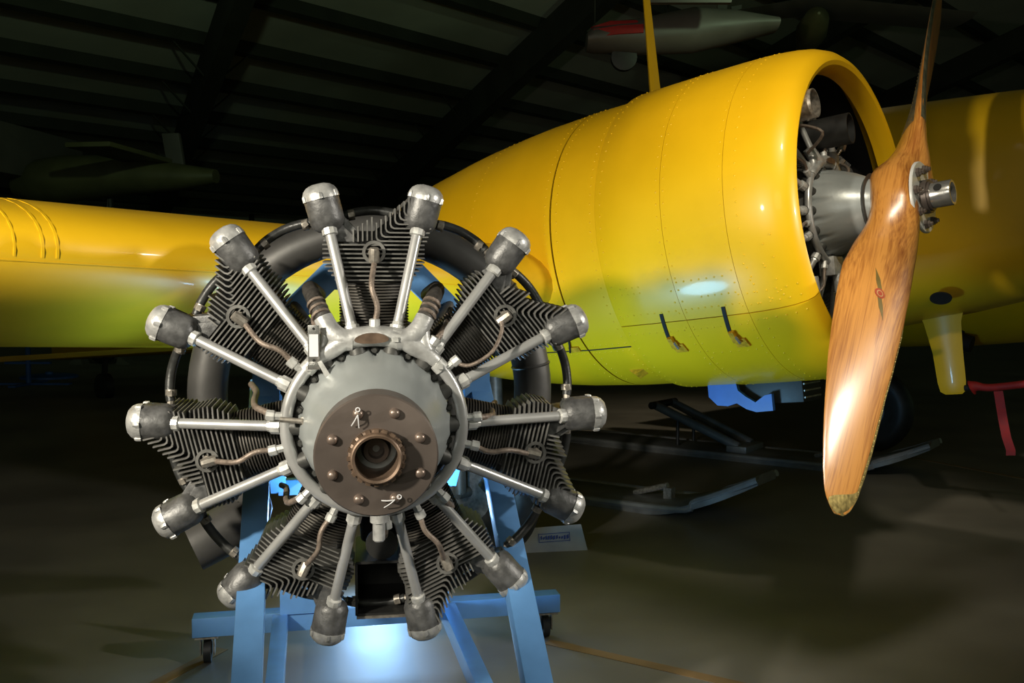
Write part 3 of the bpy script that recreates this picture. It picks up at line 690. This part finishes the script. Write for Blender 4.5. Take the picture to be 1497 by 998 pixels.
# from inboard to far outboard on this side; the visible stretch is at x -1.4 .. -2.6
wn = wing(-.30, -5.2, .98, 1.16, 2.5, 1.9, WZ - .05, WZ + .13, .87, .66, 'wing', 24)
for xs, wd in ((-2.46, .007), (-2.495, .007), (-2.56, .005)):
    g = MB(); path = [(q_ ** 2, -1) for q_ in fr(.05, .0, 3)][:-1] + [(q_ ** 2, 1) for q_ in fr(.0, .34, 26)]
    rows = [[wing_pt(xs - wd / 2, u, sg, -.002), wing_pt(xs - wd / 2, u, sg, .0003), wing_pt(xs + wd / 2, u, sg, .0003), wing_pt(xs + wd / 2, u, sg, -.002)] for u, sg in path]
    g.loft(rows); g.build('rib_tape', YELF, wn, 60)
g = MB(); rows = []
for x in fr(-3.2, -.9, 40):
    rows.append([wing_pt(x, .0042, -1, -.002), wing_pt(x, .0042, -1, .0008), wing_pt(x, .0050, -1, .0008), wing_pt(x, .0050, -1, -.002)])
g.loft(rows); g.build('leading_edge_seam', YELF, wn, 60)
g = MB(); rows = []
for x in fr(-3.1, -2.60, 6): rows.append([wing_pt(x, u, -1, o_) for u, o_ in ((.001, -.003), (.001, .0012), (.006, .0015), (.014, .0015), (.024, .0012), (.024, -.003))])
g.loft(rows); ap_ = g.build('access_panel', YELF, wn, 60)
for x, u in ((-2.625, .004), (-2.625, .020), (-2.75, .004)):
    g = MB(); q_ = wing_pt(x, u, -1, .0015); g.dome(q_, (0, -1, -.2), .005, .003, 8, 2); g.build('panel_screw', CHROME, ap_)
wing(.30, 1.6, .98, .98, 2.5, 2.5, WZ - .05, WZ - .08, .87, .87, 'wing_centre_section', 6)
wing(2.5, 3.8, .98, .98, 2.5, 2.5, WZ - .08, WZ - .05, .87, .87, 'wing_centre_section', 6)
wing(4.4, 9.3, .98, 1.16, 2.5, 1.9, WZ - .05, WZ + .13, .87, .66, 'wing', 14)
# --- fuselage
g = MB(); rings = []
FX = 2.05
fs_ = [(-1.9, .10, .30, .12), (-1.75, .32, .36, .0), (-1.4, .50, .50, -.12), (-.9, .60, .60, -.26), (-.2, .64, .695, -.345), (.2, .65, .74, -.40), (.6, .66, .78, -.44), (1.2, .67, .85, -.46), (2.0, .67, .93, -.46), (3.0, .66, .93, -.42), (5.0, .58, .82, -.30), (8.0, .36, .60, -.02), (11.0, .10, .40, .12)]
for y, hw, zt, zb in fs_:
    zc, hh = (zt + zb) / 2, (zt - zb) / 2; ring = []
    for k in range(48):
        q = 2 * math.pi * k / 48; c, s_ = math.cos(q), math.sin(q); ex_ = 2 / 3.2
        ring.append(V((FX + hw * math.copysign(abs(c) ** ex_, c), y, zc + hh * math.copysign(abs(s_) ** ex_, s_))))
    rings.append(ring)
g.loft(rings); FUS = part(g, 'fuselage', YELF, 50)
g = MB(); pc = loc(onplane(1372, 435, C0 + aX * 1.42, aX)); g.lathe([(0, .052), (.008, .052)], pc + V((.04, 0, 0)), V((-1, 0, -.9)), 24, e1=(0, 1, 0), s2=.75)
part(g, 'access_port', BLK)
# tail
g = MB(); g.loft([[V((FX + s_ * .05 * k_, 9.2 + y, z)) for s_, y in ((-1, .3), (0, 0), (1, .3), (0, 1.5))] for z, k_ in ((.30, 1), (.9, .9), (1.45, .5))]); part(g, 'tail_fin', YELF)
g = MB(); g.loft([[V((FX + x, 9.8 + y, .40 + z)) for y, z in ((0, 0), (.3, .06), (1.1, 0), (.3, -.06))] for x in (-2.0, 0, 2.0)]); part(g, 'tailplane', YELF)
g = MB(); g.lathe([(-.06, .10), (-.05, .16), (.05, .16), (.06, .10)], (FX, 9.9, -.28), (1, 0, 0), 20); g.beam((FX, 9.9, -.26), (FX, 9.8, .2), .05, .05); part(g, 'tail_wheel', RUB)
# radio mast on the cabin roof
g = MB(); g.loft([[V((FX + s_ * wd, 2.0 + y * ch + .01 * 0, z)) for s_, y in ((0, -.5), (.5, -.2), (.5, .2), (0, .5), (-.5, .2), (-.5, -.2))] for z, ch, wd in ((.88, .11, .07), (1.3, .085, .055), (2.35, .035, .022))]); part(g, 'radio_mast', YELF)
# pitot mast with red cover and streamer under the fuselage
mx = 1.9
g = MB()
secs = [(-.36, .16, .40, .05), (-.44, .185, .375, .045), (-.60, .19, .345, .038), (-.76, .19, .335, .034), (-.81, .197, .325, .028), (-.826, .215, .30, .016)]
g.loft([[V((mx, y0, z)), V((mx + t_ / 2, y0 + (y1 - y0) * .3, z)), V((mx + t_ * .35, y0 + (y1 - y0) * .7, z)), V((mx, y1, z)), V((mx - t_ * .35, y0 + (y1 - y0) * .7, z)), V((mx - t_ / 2, y0 + (y1 - y0) * .3, z))] for z, y0, y1, t_ in secs]); pm = part(g, 'pitot_mast', YELF, 60)
g = MB(); g.cyl((mx, .20, -.795), (mx, .12, -.795), .016, n=10); g.build('pitot_tube', BLK, pm)
g = MB(); g.tube([(mx, .165, -.795), (mx, .14, -.79), (mx, .06, -.80), (mx, -.15, -.785)], lambda t: .042 - .022 * min(1, t * 2.2), 10, 4); pcv = g.build('pitot_cover', RED, pm)
g = MB(); g.loft([[V((mx + .01 * math.sin(i) - .001, y - .02 + .008 * i, z)), V((mx + .01 * math.sin(i) + .001, y - .02 + .008 * i, z)), V((mx + .01 * math.sin(i) + .001, y + .025 + .008 * i, z)), V((mx + .01 * math.sin(i) - .001, y + .025 + .008 * i, z))] for i, (y, z) in enumerate(((.035, -.82), (.025, -.90), (.012, -.98), (-.005, -1.06), (-.03, -1.13), (-.035, -1.155)))]); g.build('warning_streamer', RED, pcv)
# --- main wheels
def wheel(x, y, name='main_wheel'):
    lz = -(C0.z - y * aF.z) / aZ.z     # tyre bottom on the floor
    rr = .33; c = V((x, y, lz + rr - .004))
    g = MB(); g.lathe([(-.075, .18), (-.095, .24), (-.085, .295), (-.05, .325), (0, .334), (.05, .325), (.085, .295), (.095, .24), (.075, .18)], c, (1, 0, 0), 44); wh = part(g, name, RUB, 50)
    g = MB(); g.lathe([(-.082, .0), (-.085, .06), (-.07, .17), (.07, .17), (.085, .06), (.082, 0)], c, (1, 0, 0), 28); g.build('wheel_hub', ROCK, wh)
    for s_ in (-1, 1):
        g = MB(); g.cyl(c + V((s_ * .14, 0, 0)), V((c.x + s_ * .14, y - .05, -.30)), .03, n=12); part(g, 'gear_leg', CASE)
    g = MB(); g.cyl(c + V((-.16, 0, 0)), c + V((.16, 0, 0)), .025, n=12); part(g, 'axle', CASE)
wheel(-.22, 1.80); wheel(4.1, 1.52)
# --- far nacelle with its cowl, exhaust and (resting) propeller
arc_panel('far_nacelle', ring_profile(.66, 3.4, .006, 22), 0, 360, YEL, 60, x0=4.1)
arc_panel('far_cowl', lip[:11] + [(.16, .50), (.72, .60), (.735, .618)][::1], 0, 360, YEL, 60, x0=4.1)
g = MB(); g.cyl((3.72, .85, -.52), (3.72, .62, -.60), .06, n=14); g.lathe([(0, .09), (.1, .1), (.13, .07)], (3.80, .8, -.50), (0, -1, -.3), 14); part(g, 'far_exhaust', BLK)
# --- flap edge seen below this wing
g = MB(); q0 = loc(onplane(-120, 533, C0 - aF * -3.45 * -1, aF)); q1 = loc(onplane(300, 508, C0 - aF * 3.45, aF))
q0 = loc(onplane(-60, 531, C0 - aF * 3.45, aF))
g.loft([[q + V((0, y, z)) for y, z in ((0, -.006), (0, .006), (-.16, .012), (-.30, .004))] for q in (q0, q1)]); part(g, 'flap', YELF)
# --- scoop under the cowl: guard with blue light put into its colour, dark intake
g = MB(); bx = -.10
sp = [(.62, -.59), (.62, -.66), (.585, -.695), (.54, -.70), (.50, -.69), (.46, -.715), (.42, -.728), (.35, -.725), (.35, -.66), (.38, -.665), (.42, -.69), (.46, -.665), (.49, -.64), (.50, -.59)]
g.prism(sp, (bx, 0, 0), (0, 1, 0), (0, 0, 1), (1, 0, 0), .02); part(g, 'blue_lit_guard', BLUED)
g = MB(); g.box((.02, .36, -.64), (.16, .24, .12)); dk = part(g, 'oil_cooler', CORE, bevel=.004)
g = MB()
for k in range(4): g.box((.02, .237, -.605 - .026 * k), (.15, .006, .006))
g.build('cooler_louvre', CLAMP, dk)

# --- engine inside the cowl (same mould as the stand engine)
IE = UP @ M.Translation((0, .245, 0))
ie = put('installed_engine', ME['nose'], AIR, IE)
for k_, nm in (('crankcase', 'crankcase'), ('ring', 'ignition_ring'), ('yoke', 'harness_yoke'), ('plate', 'oval_plate')): mate(k_, nm, ie)
for i in range(7):
    th = i * 360 / 7
    for k_, nm in (('barrel', 'cylinder'), ('head', 'cylinder_head'), ('fins', 'cooling_fins'), ('port', 'valve_port'), ('plug', 'spark_plug'), ('lead', 'ignition_lead'), ('ferrule', 'lead_ferrule')): mate(k_, nm, ie, rot_y(th))
    for s_ in (-1, 1):
        mate('rocker', 'rocker_box', ie, rot_y(th) @ rocker_matrix(s_) @ M.Scale(.8, 4)); mate('pushrod', 'pushrod_tube', ie, rot_y(th + s_ * SP / 2)); mate('gland_in', 'gland_nut', ie, rot_y(th + s_ * SP / 2)); mate('gland_out', 'gland_nut', ie, rot_y(th + s_ * SP / 2)); mate('tappet', 'tappet_guide', ie, rot_y(th + s_ * SP / 2))
# intake and exhaust stubs seen in the cowl mouth
g = MB(); g.lathe([(-.28, .050), (.0, .050), (.0, .046), (-.26, .046)], loc(onplane(1192, 150, C0 + aF * .03, aF)), (.05, -1, .03), 24, cap=False); g2 = part(g, 'intake_stub', CLAMP, 40)
g = MB(); g.lathe([(-.34, .058), (.0, .058), (.0, .053), (-.3, .053)], loc(onplane(1244, 187, C0 + aF * .01, aF)), (.1, -1, .0), 24, cap=False); part(g, 'exhaust_stub', CORE, 40)
g = MB(); g.cyl((-.14, .16, .41), (.10, .14, .42), .012, n=10); part(g, 'brace_rod', TUBE)
g = MB(); g.box((-.21, .09, .448), (.09, .05, .008)); g.box((-.25, .075, .435), (.02, .02, .03)); part(g, 'stub_bracket', CLAMP, bevel=.002)
g = MB(); g.tube([(-.17, .14, .33), (-.185, .02, .27), (-.14, .10, .215)], .006, 8, 6); part(g, 'stub_lead', LEAD)
g = MB(); g.cyl((.10, .15, .16), (.14, .08, .26), .008, n=8); g.lathe([(0, .016), (.02, .016), (.022, .008)], (.14, .08, .255), (.3, -.3, 1), 8); part(g, 'control_rod', TUBE)
g = MB(); g.box((-.02, .10, -.20), (.09, .06, .07)); g.cyl((-.02, .08, -.23), (-.02, .08, -.30), .018, n=10); g.cyl((-.19, .10, -.24), (-.17, .10, -.48), .016, n=10); part(g, 'oil_pump', CAP, bevel=.003)
g = MB(); g.lathe([(0, .022), (.004, .022), (.006, .010), (.022, .010)], (-.105, .125, .02), (-.55, -.83, .03), 12); part(g, 'nose_fitting', RUST)
g = MB(); g.lathe([(.02, .085), (-.02, .095), (-.05, .095), (-.075, .12)], (0, 0, 0), (0, 1, 0), 32); part(g, 'thrust_collar', CASE)

# --- wooden propeller
HUBY = -.158; PA = R(40.5)
eS = V((math.sin(PA), 0, math.cos(PA)))            # towards the upper tip
eT = V((math.cos(PA), 0, -math.sin(PA))); eA = V((0, -1, 0))
RT = 1.28
def interp(tb, x):
    if x <= tb[0][0]: return tb[0][1]
    for k in range(len(tb) - 1):
        if x <= tb[k + 1][0]:
            t = (x - tb[k][0]) / (tb[k + 1][0] - tb[k][0]); t = t * t * (3 - 2 * t) if False else t
            return tb[k][1] * (1 - t) + tb[k + 1][1] * t
    return tb[-1][1]
CH = [(0, .165), (.08, .165), (.16, .180), (.26, .222), (.40, .272), (.55, .298), (.70, .297), (.85, .283), (1.0, .255), (1.10, .222), (1.18, .186), (1.235, .140), (1.265, .090), (1.28, .015)]
TK = [(0, .245), (.06, .238), (.12, .200), (.18, .150), (.26, .105), (.36, .078), (.50, .056), (.70, .040), (.95, .027), (1.15, .018), (1.28, .006)]
def psec(s):
    """s>0: lower blade.  returns origin, chord vec, normal vec, chord, thickness"""
    r = abs(s); be = math.atan2(1.55, 2 * math.pi * max(r, 1e-4))
    b_ = be if s >= 0 else math.pi - be
    if r < .16:
        b0 = math.atan2(1.55, 2 * math.pi * .16); b_ = math.pi / 2 - (math.pi / 2 - b0) * (r / .16) if s >= 0 else math.pi / 2 + (math.pi / 2 - b0) * (r / .16)
    ch = eT * math.cos(b_) + eA * math.sin(b_); nn = -eT * math.sin(b_) + eA * math.cos(b_)
    return V((0, HUBY, 0)) - eS * s - ch * (.022 * min(1, max(0, (r - .12) / .3)) * min(1, max(0, (1.2 - r) / .4))), ch, nn, interp(CH, r), interp(TK, r)
def psurf(s, u, side, off=0.0):
    """point on the blade: u in -1..1 along chord (+1 leading edge); side +1 front of the lower blade"""
    o, ch, nn, c, t = psec(s); r = abs(s)
    w_ = max(0.0, min(1.0, (r - .08) / .24)); w_ = w_ * w_ * (3 - 2 * w_)
    lens = max(0.0, 1 - u * u) ** .62; box = max(0.0, 1 - abs(u) ** 3.2) ** (1 / 3.2)
    front = (1 if s >= 0 else -1)
    bias = .18 * w_ * front
    hgt = t / 2 * (box * (1 - w_) + lens * w_) * (1 + side * bias)
    return o + ch * (u * c / 2) + nn * (side * hgt + side * off)
US = [math.cos(math.pi * k / 14) for k in range(15)]
g = MB(); rings = []
ss = [-RT + .0] + [x for x in fr(-1.272, -1.15, 9)] + fr(-1.10, -.40, 18) + fr(-.36, .36, 37) + fr(.40, 1.10, 18) + fr(1.15, 1.272, 9) + [RT]
for s in ss:
    rings.append([psurf(s, u, 1) for u in US] + [psurf(s, u, -1) for u in US[::-1][1:-1]])
g.loft(rings)
# the wood is built with its span along object Z so the grain follows the blade
PROT = M(((eT.x, 0, eS.x, 0), (0, 1, 0, 0), (eT.z, 0, eS.z, 0), (0, 0, 0, 1)))
PI_ = PROT.inverted()
def pmesh(g): g.v = [tuple(PI_ @ V(q)) for q in g.v]; return g
PROP = pmesh(g).build('propeller', WOOD, AIR, 60, 0, UP @ PROT)
tag(PROP, 'two bladed varnished wooden propeller')
def ppart(g, name, m, ang=40, bevel=0): return pmesh(g).build(name, m, PROP, ang, bevel)
def skin(srange, u0f, side, off, nu=5):
    g = MB(); rows = []
    for s in srange:
        u0, u1 = u0f(s); rows.append([psurf(s, u0 + (u1 - u0) * k / nu, side, off) for k in range(nu + 1)])
    g.loft(rows, cap=False, closed=False); return g
def sheath(sr, m, u_front, u_back):
    g = MB(); rows = []
    for s in sr:
        uf, ub = u_front(abs(s)), u_back(abs(s)); fs2 = 1 if s > 0 else -1
        o, ch, nn, c, t = psec(s)
        pts = [psurf(s, uf + (1 - uf) * k / 5, fs2, .0008) for k in range(6)]
        pts[5] = psurf(s, 1, fs2, 0) + ch * .0012
        pts += [psurf(s, 1 + (ub - 1) * k / 5, -fs2, .0008) for k in range(1, 6)]
        rows.append(pts)
    g.loft(rows, cap=False, closed=False); return ppart(g, 'leading_edge_sheath', m, 60)
sheath(fr(.52, 1.279, 60), GOLD, lambda r: .93 - .10 * min(1, max(0, (r - .7) / .4)) if r < 1.16 else .83 - 1.8 * min(1, (r - 1.16) / .10) ** 1.5, lambda r: .3 if r < 1.13 else .3 - 1.2 * min(1, (r - 1.13) / .11))
sheath([-q for q in fr(.34, 1.279, 50)], SHEATH, lambda r: .80, lambda r: -.15)
g = MB()
for r in fr(.37, 1.22, 40):
    for uu in (-.08, .5):
        o, ch, nn, c, t = psec(-r); g.dome(psurf(-r, uu, 1, .0008), nn, .0028, .0016, 6, 2)
for r in fr(.55, 1.2, 34):
    o, ch, nn, c, t = psec(r); g.dome(psurf(r, .95 - .06 * min(1, max(0, (r - .7) / .4)), 1, .0008), nn, .0025, .0015, 6, 2)
rv = ppart(g, 'sheath_rivets', GOLD, 60); rv['kind'] = 'stuff'
# winged badge printed on the lower blade
bs, bu = .472, -.02
def decal(poly, name, m, off):
    pts = [psurf(bs + y, bu + x, 1, off) for x, y in poly]; pts2 = [psurf(bs + y, bu + x, 1, -.001) for x, y in poly]
    g = MB(); g.loft([pts, pts2]); return ppart(g, name, m, 40)
OL = mat('olive_print', (0.16, 0.11, 0.025), 0.35, 0, .1, 30); RD = mat('dull_red_print', (0.36, 0.05, 0.015), 0.35, 0, .1, 30); CR = mat('cream_print', (0.45, 0.25, 0.10), 0.35, 0, .1, 30)
cs, sn = .11, .013
decal([(-.05, -.006), (-.175, -.041), (-.27, -.088), (-.065, -.052), (.05, -.014)], 'badge_wing', OL, .0006)
decal([(.05, .006), (.165, .041), (.24, .088), (.055, .052), (-.05, .014)], 'badge_wing', OL, .0006)
circ = lambda r_: [(r_ / .12 * math.cos(k * math.pi / 10), r_ * math.sin(k * math.pi / 10)) for k in range(20)]
decal(circ(.0175), 'badge_disc', RD, .0009); decal(circ(.0115), 'badge_disc', CR, .0012); decal(circ(.008), 'badge_disc', RD, .0015)
# hub plate, bolts, shaft
HF = HUBY - .083
g = MB(); g.lathe([(0, .128), (.007, .128), (.010, .125), (.010, .05)], (0, HF + .002, 0), (0, -1, 0), 48, cap=False); hp = ppart(g, 'hub_plate', WHITE, 35)
for k in range(8):
    a = k * 45 + 10; q = V((.100 * math.sin(R(a)), HF - .008, .100 * math.cos(R(a))))
    g = MB(); g.lathe([(0, .0165), (.010, .0165), (.011, .0125), (.018, .0125), (.018, .0075), (.026, .0075), (.027, .004)], q, (0, -1, 0), 6); ppart(g, 'hub_bolt', STEEL, 35)
g = MB(); g.lathe([(.0, .060), (.022, .060), (.022, .052), (.03, .052)], (0, HF - .008, 0), (0, -1, 0), 30); ppart(g, 'hub_nut', STEEL, 35)
g = MB(); g.lathe([(.0, .045), (.082, .045), (.085, .043), (.085, .036), (.0, .035)], (0, HF - .02, 0), (0, -1, 0), 36, cap=False); ppart(g, 'shaft_end', CHROME, 35)
g = MB(); q = V((-.0447 * math.cos(R(28)), HF - .066, .0447 * math.sin(R(28)))); g.lathe([(0, .014), (.0012, .014)], q, V((q.x, 0, q.z)), 16); ppart(g, 'shaft_pin_hole', BLK)
g = MB(); g.lathe([(0, .037), (.002, .037)], (0, HF - .045, 0), (0, -1, 0), 24); ppart(g, 'shaft_plug', CASE)

# ================================================================== SKIS, PLACARD, BACKGROUND
def ski(name, label, tail, head, width, tip_len, tip_h, pyl):
    tail, head = V(tail), V(head); d = (head - tail).normalized(); X = d.cross(V((0, 0, 1))).normalized()
    Lg = (head - tail).length
    root = tag(empty(name, basis(X, d, V((0, 0, 1)), tail)), label, 'ski', 'aircraft skis on the floor')
    g = MB(); rings = []
    for y in fr(0, Lg, 12) + fr(Lg + tip_len * .12, Lg + tip_len, 8):
        zz = 0 if y <= Lg else tip_h * ((y - Lg) / tip_len) ** 1.6
        hw = width / 2 * (1 if y < Lg + tip_len * .4 else (1 - .45 * ((y - Lg - tip_len * .4) / (tip_len * .6)) ** 2)); hw *= min(1, .62 + y * 1.2)
        rings.append([V((-hw, y, zz + .0)), V((hw, y, zz)), V((hw, y, zz + .03)), V((hw * .6, y, zz + .055)), V((-hw * .6, y, zz + .055)), V((-hw, y, zz + .03))])
    g.loft(rings); g.build('ski_runner', SKI, root, 40)
    for s_ in (-1, 1):
        g = MB(); g.tube([(s_ * width * .47, .1, .04), (s_ * width * .47, Lg, .04), (s_ * width * .44, Lg + tip_len * .5, tip_h * .33 + .04), (s_ * width * .3, Lg + tip_len, tip_h + .03)], .02, 8, 6); g.build('edge_rail', SKIM, root)
    py = Lg * pyl
    for s_ in (-1, 1):
        g = MB(); g.cyl((s_ * .14, py - .55, .36), (s_ * .12, py + .15, .09), .035, n=12); g.build('pedestal_tube', SKIM, root)
        g = MB(); g.cyl((s_ * .14, py - .35, .06), (s_ * .14, py - .35, .30), .014, n=8); g.build('pedestal_post', CORE, root)
    g = MB(); g.cyl((-.2, py - .55, .36), (.2, py - .55, .36), .03, n=12); g.build('pedestal_axle', CORE, root)
    g = MB(); g.box((0, py + .15, .075), (.34, .16, .05)); g.build('pedestal_base', SKIM, root, bevel=.008)
    g = MB(); g.cyl((0, Lg - .2, .06), (0, Lg + .02, .13), .018, n=8); g.box((0, Lg + .03, .085), (.05, .05, .07)); g.build('check_cable_lug', CLAMP, root)
    return root
dsk = V((.80, -.60, 0)).normalized()
h1 = on_floor(942, 752); ski('aircraft_ski', 'dark aircraft ski on the floor behind the radial engine, upturned tip clear of it', h1 + dsk.cross(V((0, 0, 1))) * -.24 - dsk * 2.3, h1 + dsk.cross(V((0, 0, 1))) * -.24, .46, .62, .22, .50)
h2 = on_floor(1215, 690); ski('aircraft_ski', 'grey aircraft ski with sloping pedestal tubes under the yellow cowling', h2 + dsk.cross(V((0, 0, 1))) * -.25 - dsk * 2.35, h2 + dsk.cross(V((0, 0, 1))) * -.25, .5, .62, .2, .62)
# placard leaning on the floor behind the stand
pc = on_floor(812, 806); rx = V((.985, .17, 0)); up_ = V((-.05, .28, .96)).normalized()
g = MB(); g.prism([(-.155, 0), (.16, .0), (.135, .125), (-.16, .115)], pc, rx, up_, rx.cross(up_), -.006)
PL = tag(g.build('placard', PAPER), 'grey card placard with a blue stamp leaning behind the engine stand', 'placard')
nP = -rx.cross(up_) if (-rx.cross(up_)).y < 0 else rx.cross(up_)
g = MB()
def prect(x0, y0, x1, y1): g.prism([(x0, y0), (x1, y0 + .004), (x1, y1 + .004), (x0, y1)], pc + nP * .0062, rx, up_, nP, .0006)
for a in ((-.08, .045, .075, .048), (-.08, .083, .075, .086), (-.08, .045, -.077, .086), (.072, .045, .075, .086)): prect(*a)
x = -.07
while x < .062:
    w_ = random.uniform(.006, .013); prect(x, .055 + random.uniform(0, .004), x + w_, .074 + random.uniform(-.006, .003)); x += w_ + .004
g.build('blue_stamp', INK, PL)
pb = pc + V((.0, .1, 0)); g = MB(); g.prism([(0, 0), (.09, 0), (.02, .10)], pc - nP * .002 , -nP, up_, rx, .02); g.build('placard_foot', PAPER, PL)

# far things in the dark
def P3(px, py, Y): r_ = ray(px, py); return CAM + r_ * (Y / r_.y)
# barrier stand and floor disc at left
b0 = on_floor(42, 562); g = MB(); g.box((0, 0, .012), (1.15, .10, .024)); g.box((0, 0, .012), (.10, .9, .024)); bs_ = empty('support_stand', M.Translation(b0)); tag(bs_, 'small dark post stand with crossed feet beyond the yellow wing', 'stand')
g.build('foot', BLUED, bs_); g = MB(); g.cyl((0, 0, .02), (0, 0, .62), .035, n=10); g.build('post', BLUED, bs_); g = MB(); g.box((0, 0, .30), (.62, .06, .03)); g.build('cross_bar', BLUED, bs_); g = MB(); g.box((0, 0, .70), (.32, .22, .2)); g.build('head', PALE, bs_, bevel=.02)
b1 = on_floor(72, 552); g = MB(); g.lathe([(0, .40), (.03, .40), (.05, .32), (.055, .06), (.09, .05), (.09, 0)], b1, (0, 0, 1), 24); tag(g.build('base_disc', BLUED), 'flat round dark base plate on the floor beyond the wing', 'base plate')
# background airplane standing beyond the wing, with tail fin and wheel
BGY = 17.0
bw = P3(150, 535, BGY)
rt = empty('background_airplane', M.Translation((bw.x, BGY, 0)) @ M.Rotation(R(-8), 4, 'Z')); tag(rt, 'dim olive airplane with pale tail fin far behind the yellow wing', 'airplane')
def fus(secs, m, par, name):
    g = MB(); rings = []
    for x, zc, hy, hz in secs: rings.append([V((x, hy * math.cos(q * math.pi / 8), zc + hz * math.sin(q * math.pi / 8))) for q in range(16)])
    g.loft(rings); return g.build(name, m, par, 60)
def zpx(py): return HC + (430 - py) / FPX * BGY
def xpx(px): return (px - 150) / FPX * BGY
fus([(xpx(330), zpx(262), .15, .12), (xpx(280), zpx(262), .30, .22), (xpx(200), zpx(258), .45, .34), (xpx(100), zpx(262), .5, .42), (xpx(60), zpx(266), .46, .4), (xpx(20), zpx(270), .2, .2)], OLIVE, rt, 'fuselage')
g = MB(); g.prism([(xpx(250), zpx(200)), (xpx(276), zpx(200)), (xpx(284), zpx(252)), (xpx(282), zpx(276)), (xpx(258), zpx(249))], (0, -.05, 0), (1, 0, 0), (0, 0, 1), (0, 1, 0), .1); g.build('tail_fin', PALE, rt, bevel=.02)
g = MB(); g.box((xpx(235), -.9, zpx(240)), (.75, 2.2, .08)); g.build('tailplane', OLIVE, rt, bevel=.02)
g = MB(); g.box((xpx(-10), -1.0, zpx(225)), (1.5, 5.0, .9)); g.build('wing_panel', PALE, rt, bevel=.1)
g = MB(); g.lathe([(-.10, .18), (-.12, .30), (0, .40), (.12, .30), (.10, .18)], (0, 0, .40), (.25, 1, 0), 26); wh_ = g.build('wheel', RUB, rt, 50)
for s_ in (-1, 1):
    g = MB(); g.prism([(0, 0), (.28, 0), (.05, .16)], (s_ * .32, -.12, .0), (s_, 0, 0), (0, 0, 1), (0, 1, 0), .24); g.build('chock', PALE, rt)
for s_ in (-1, 1):
    g = MB(); g.cyl((s_ * .25, .1, .40), (xpx(160), .15, zpx(280)), .05, n=8); g.build('gear_leg', CORE, rt)
# red and white light aircraft hanging under the roof
HY = 12.0
def hx(px): return (px - 905) / FPX * HY
def hz(py): return (55 - py) / FPX * HY
hc = P3(905, 55, HY)
rt = empty('hanging_airplane', M.Translation(hc)); tag(rt, 'red and white light airplane hanging from the dark roof', 'airplane')
g = MB(); rings = []
for x, zc, hh in ((hx(858), hz(62), .10), (hx(868), hz(58), .16), (hx(900), hz(55), .19), (hx(935), hz(54), .22), (hx(1010), hz(45), .28), (hx(1070), hz(40), .2), (hx(1130), hz(38), .08)):
    rings.append([V((x, .25 * math.cos(q * math.pi / 8), zc + hh * math.sin(q * math.pi / 8))) for q in range(16)])
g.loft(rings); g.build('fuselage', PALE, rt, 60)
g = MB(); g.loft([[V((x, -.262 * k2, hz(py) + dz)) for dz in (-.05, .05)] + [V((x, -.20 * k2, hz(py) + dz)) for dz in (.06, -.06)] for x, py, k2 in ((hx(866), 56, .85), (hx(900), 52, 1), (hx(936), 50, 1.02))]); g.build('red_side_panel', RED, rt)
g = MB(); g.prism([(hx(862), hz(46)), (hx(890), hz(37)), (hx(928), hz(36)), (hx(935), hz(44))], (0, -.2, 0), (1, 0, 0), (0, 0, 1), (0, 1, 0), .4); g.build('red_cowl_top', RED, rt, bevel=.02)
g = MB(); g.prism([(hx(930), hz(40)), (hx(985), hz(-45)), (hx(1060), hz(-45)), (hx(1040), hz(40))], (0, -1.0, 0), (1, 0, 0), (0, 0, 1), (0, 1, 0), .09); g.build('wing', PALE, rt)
g = MB(); g.lathe([(-.06, .08), (-.05, .16), (.05, .16), (.06, .08)], (hx(912), 0, hz(84)), (0, 1, 0), 20); g.cyl((hx(912), 0, hz(84)), (hx(918), 0, hz(62)), .03, n=8); g.build('wheel', RUB, rt, 50)
top_z = (RP0.z - SL * ((hc - RP0).dot(W)))
for dx in (-.3, .6):
    g = MB(); g.cyl((dx, 0, .1), (dx, 0, top_z - hc.z), .008, n=6); g.build('hanging_wire', BEAM, rt)
# high wing of another suspended airplane, seen edge-on at the upper right
hw = P3(1180, 20, 15)
rt = empty('suspended_glider', M.Translation(hw)); tag(rt, 'pale suspended glider high above the cowling in the dark', 'glider')
g = MB(); rings = []
for x, c, z_ in ((-1.9, .5, -.15), (0, 1.1, .1), (2.4, 1.0, -.12)):
    rings.append([V((x, c * y, z_ + c * z2)) for y, z2 in ((-.5, 0), (-.3, .06), (.1, .06), (.5, 0), (.1, -.03), (-.3, -.04))])
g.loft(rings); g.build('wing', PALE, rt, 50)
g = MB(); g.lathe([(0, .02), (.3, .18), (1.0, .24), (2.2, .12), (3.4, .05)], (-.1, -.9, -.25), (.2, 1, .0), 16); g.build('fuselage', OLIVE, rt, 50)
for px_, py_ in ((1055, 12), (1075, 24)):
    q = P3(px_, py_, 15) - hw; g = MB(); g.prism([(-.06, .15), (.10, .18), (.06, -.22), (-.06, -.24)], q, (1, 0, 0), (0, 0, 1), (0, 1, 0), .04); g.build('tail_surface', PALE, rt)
tz = (RP0.z - SL * ((hw - RP0).dot(W)))
g = MB(); g.cyl((0, 0, .1), (0, 0, tz - hw.z), .01, n=6); g.build('hanging_wire', BEAM, rt)
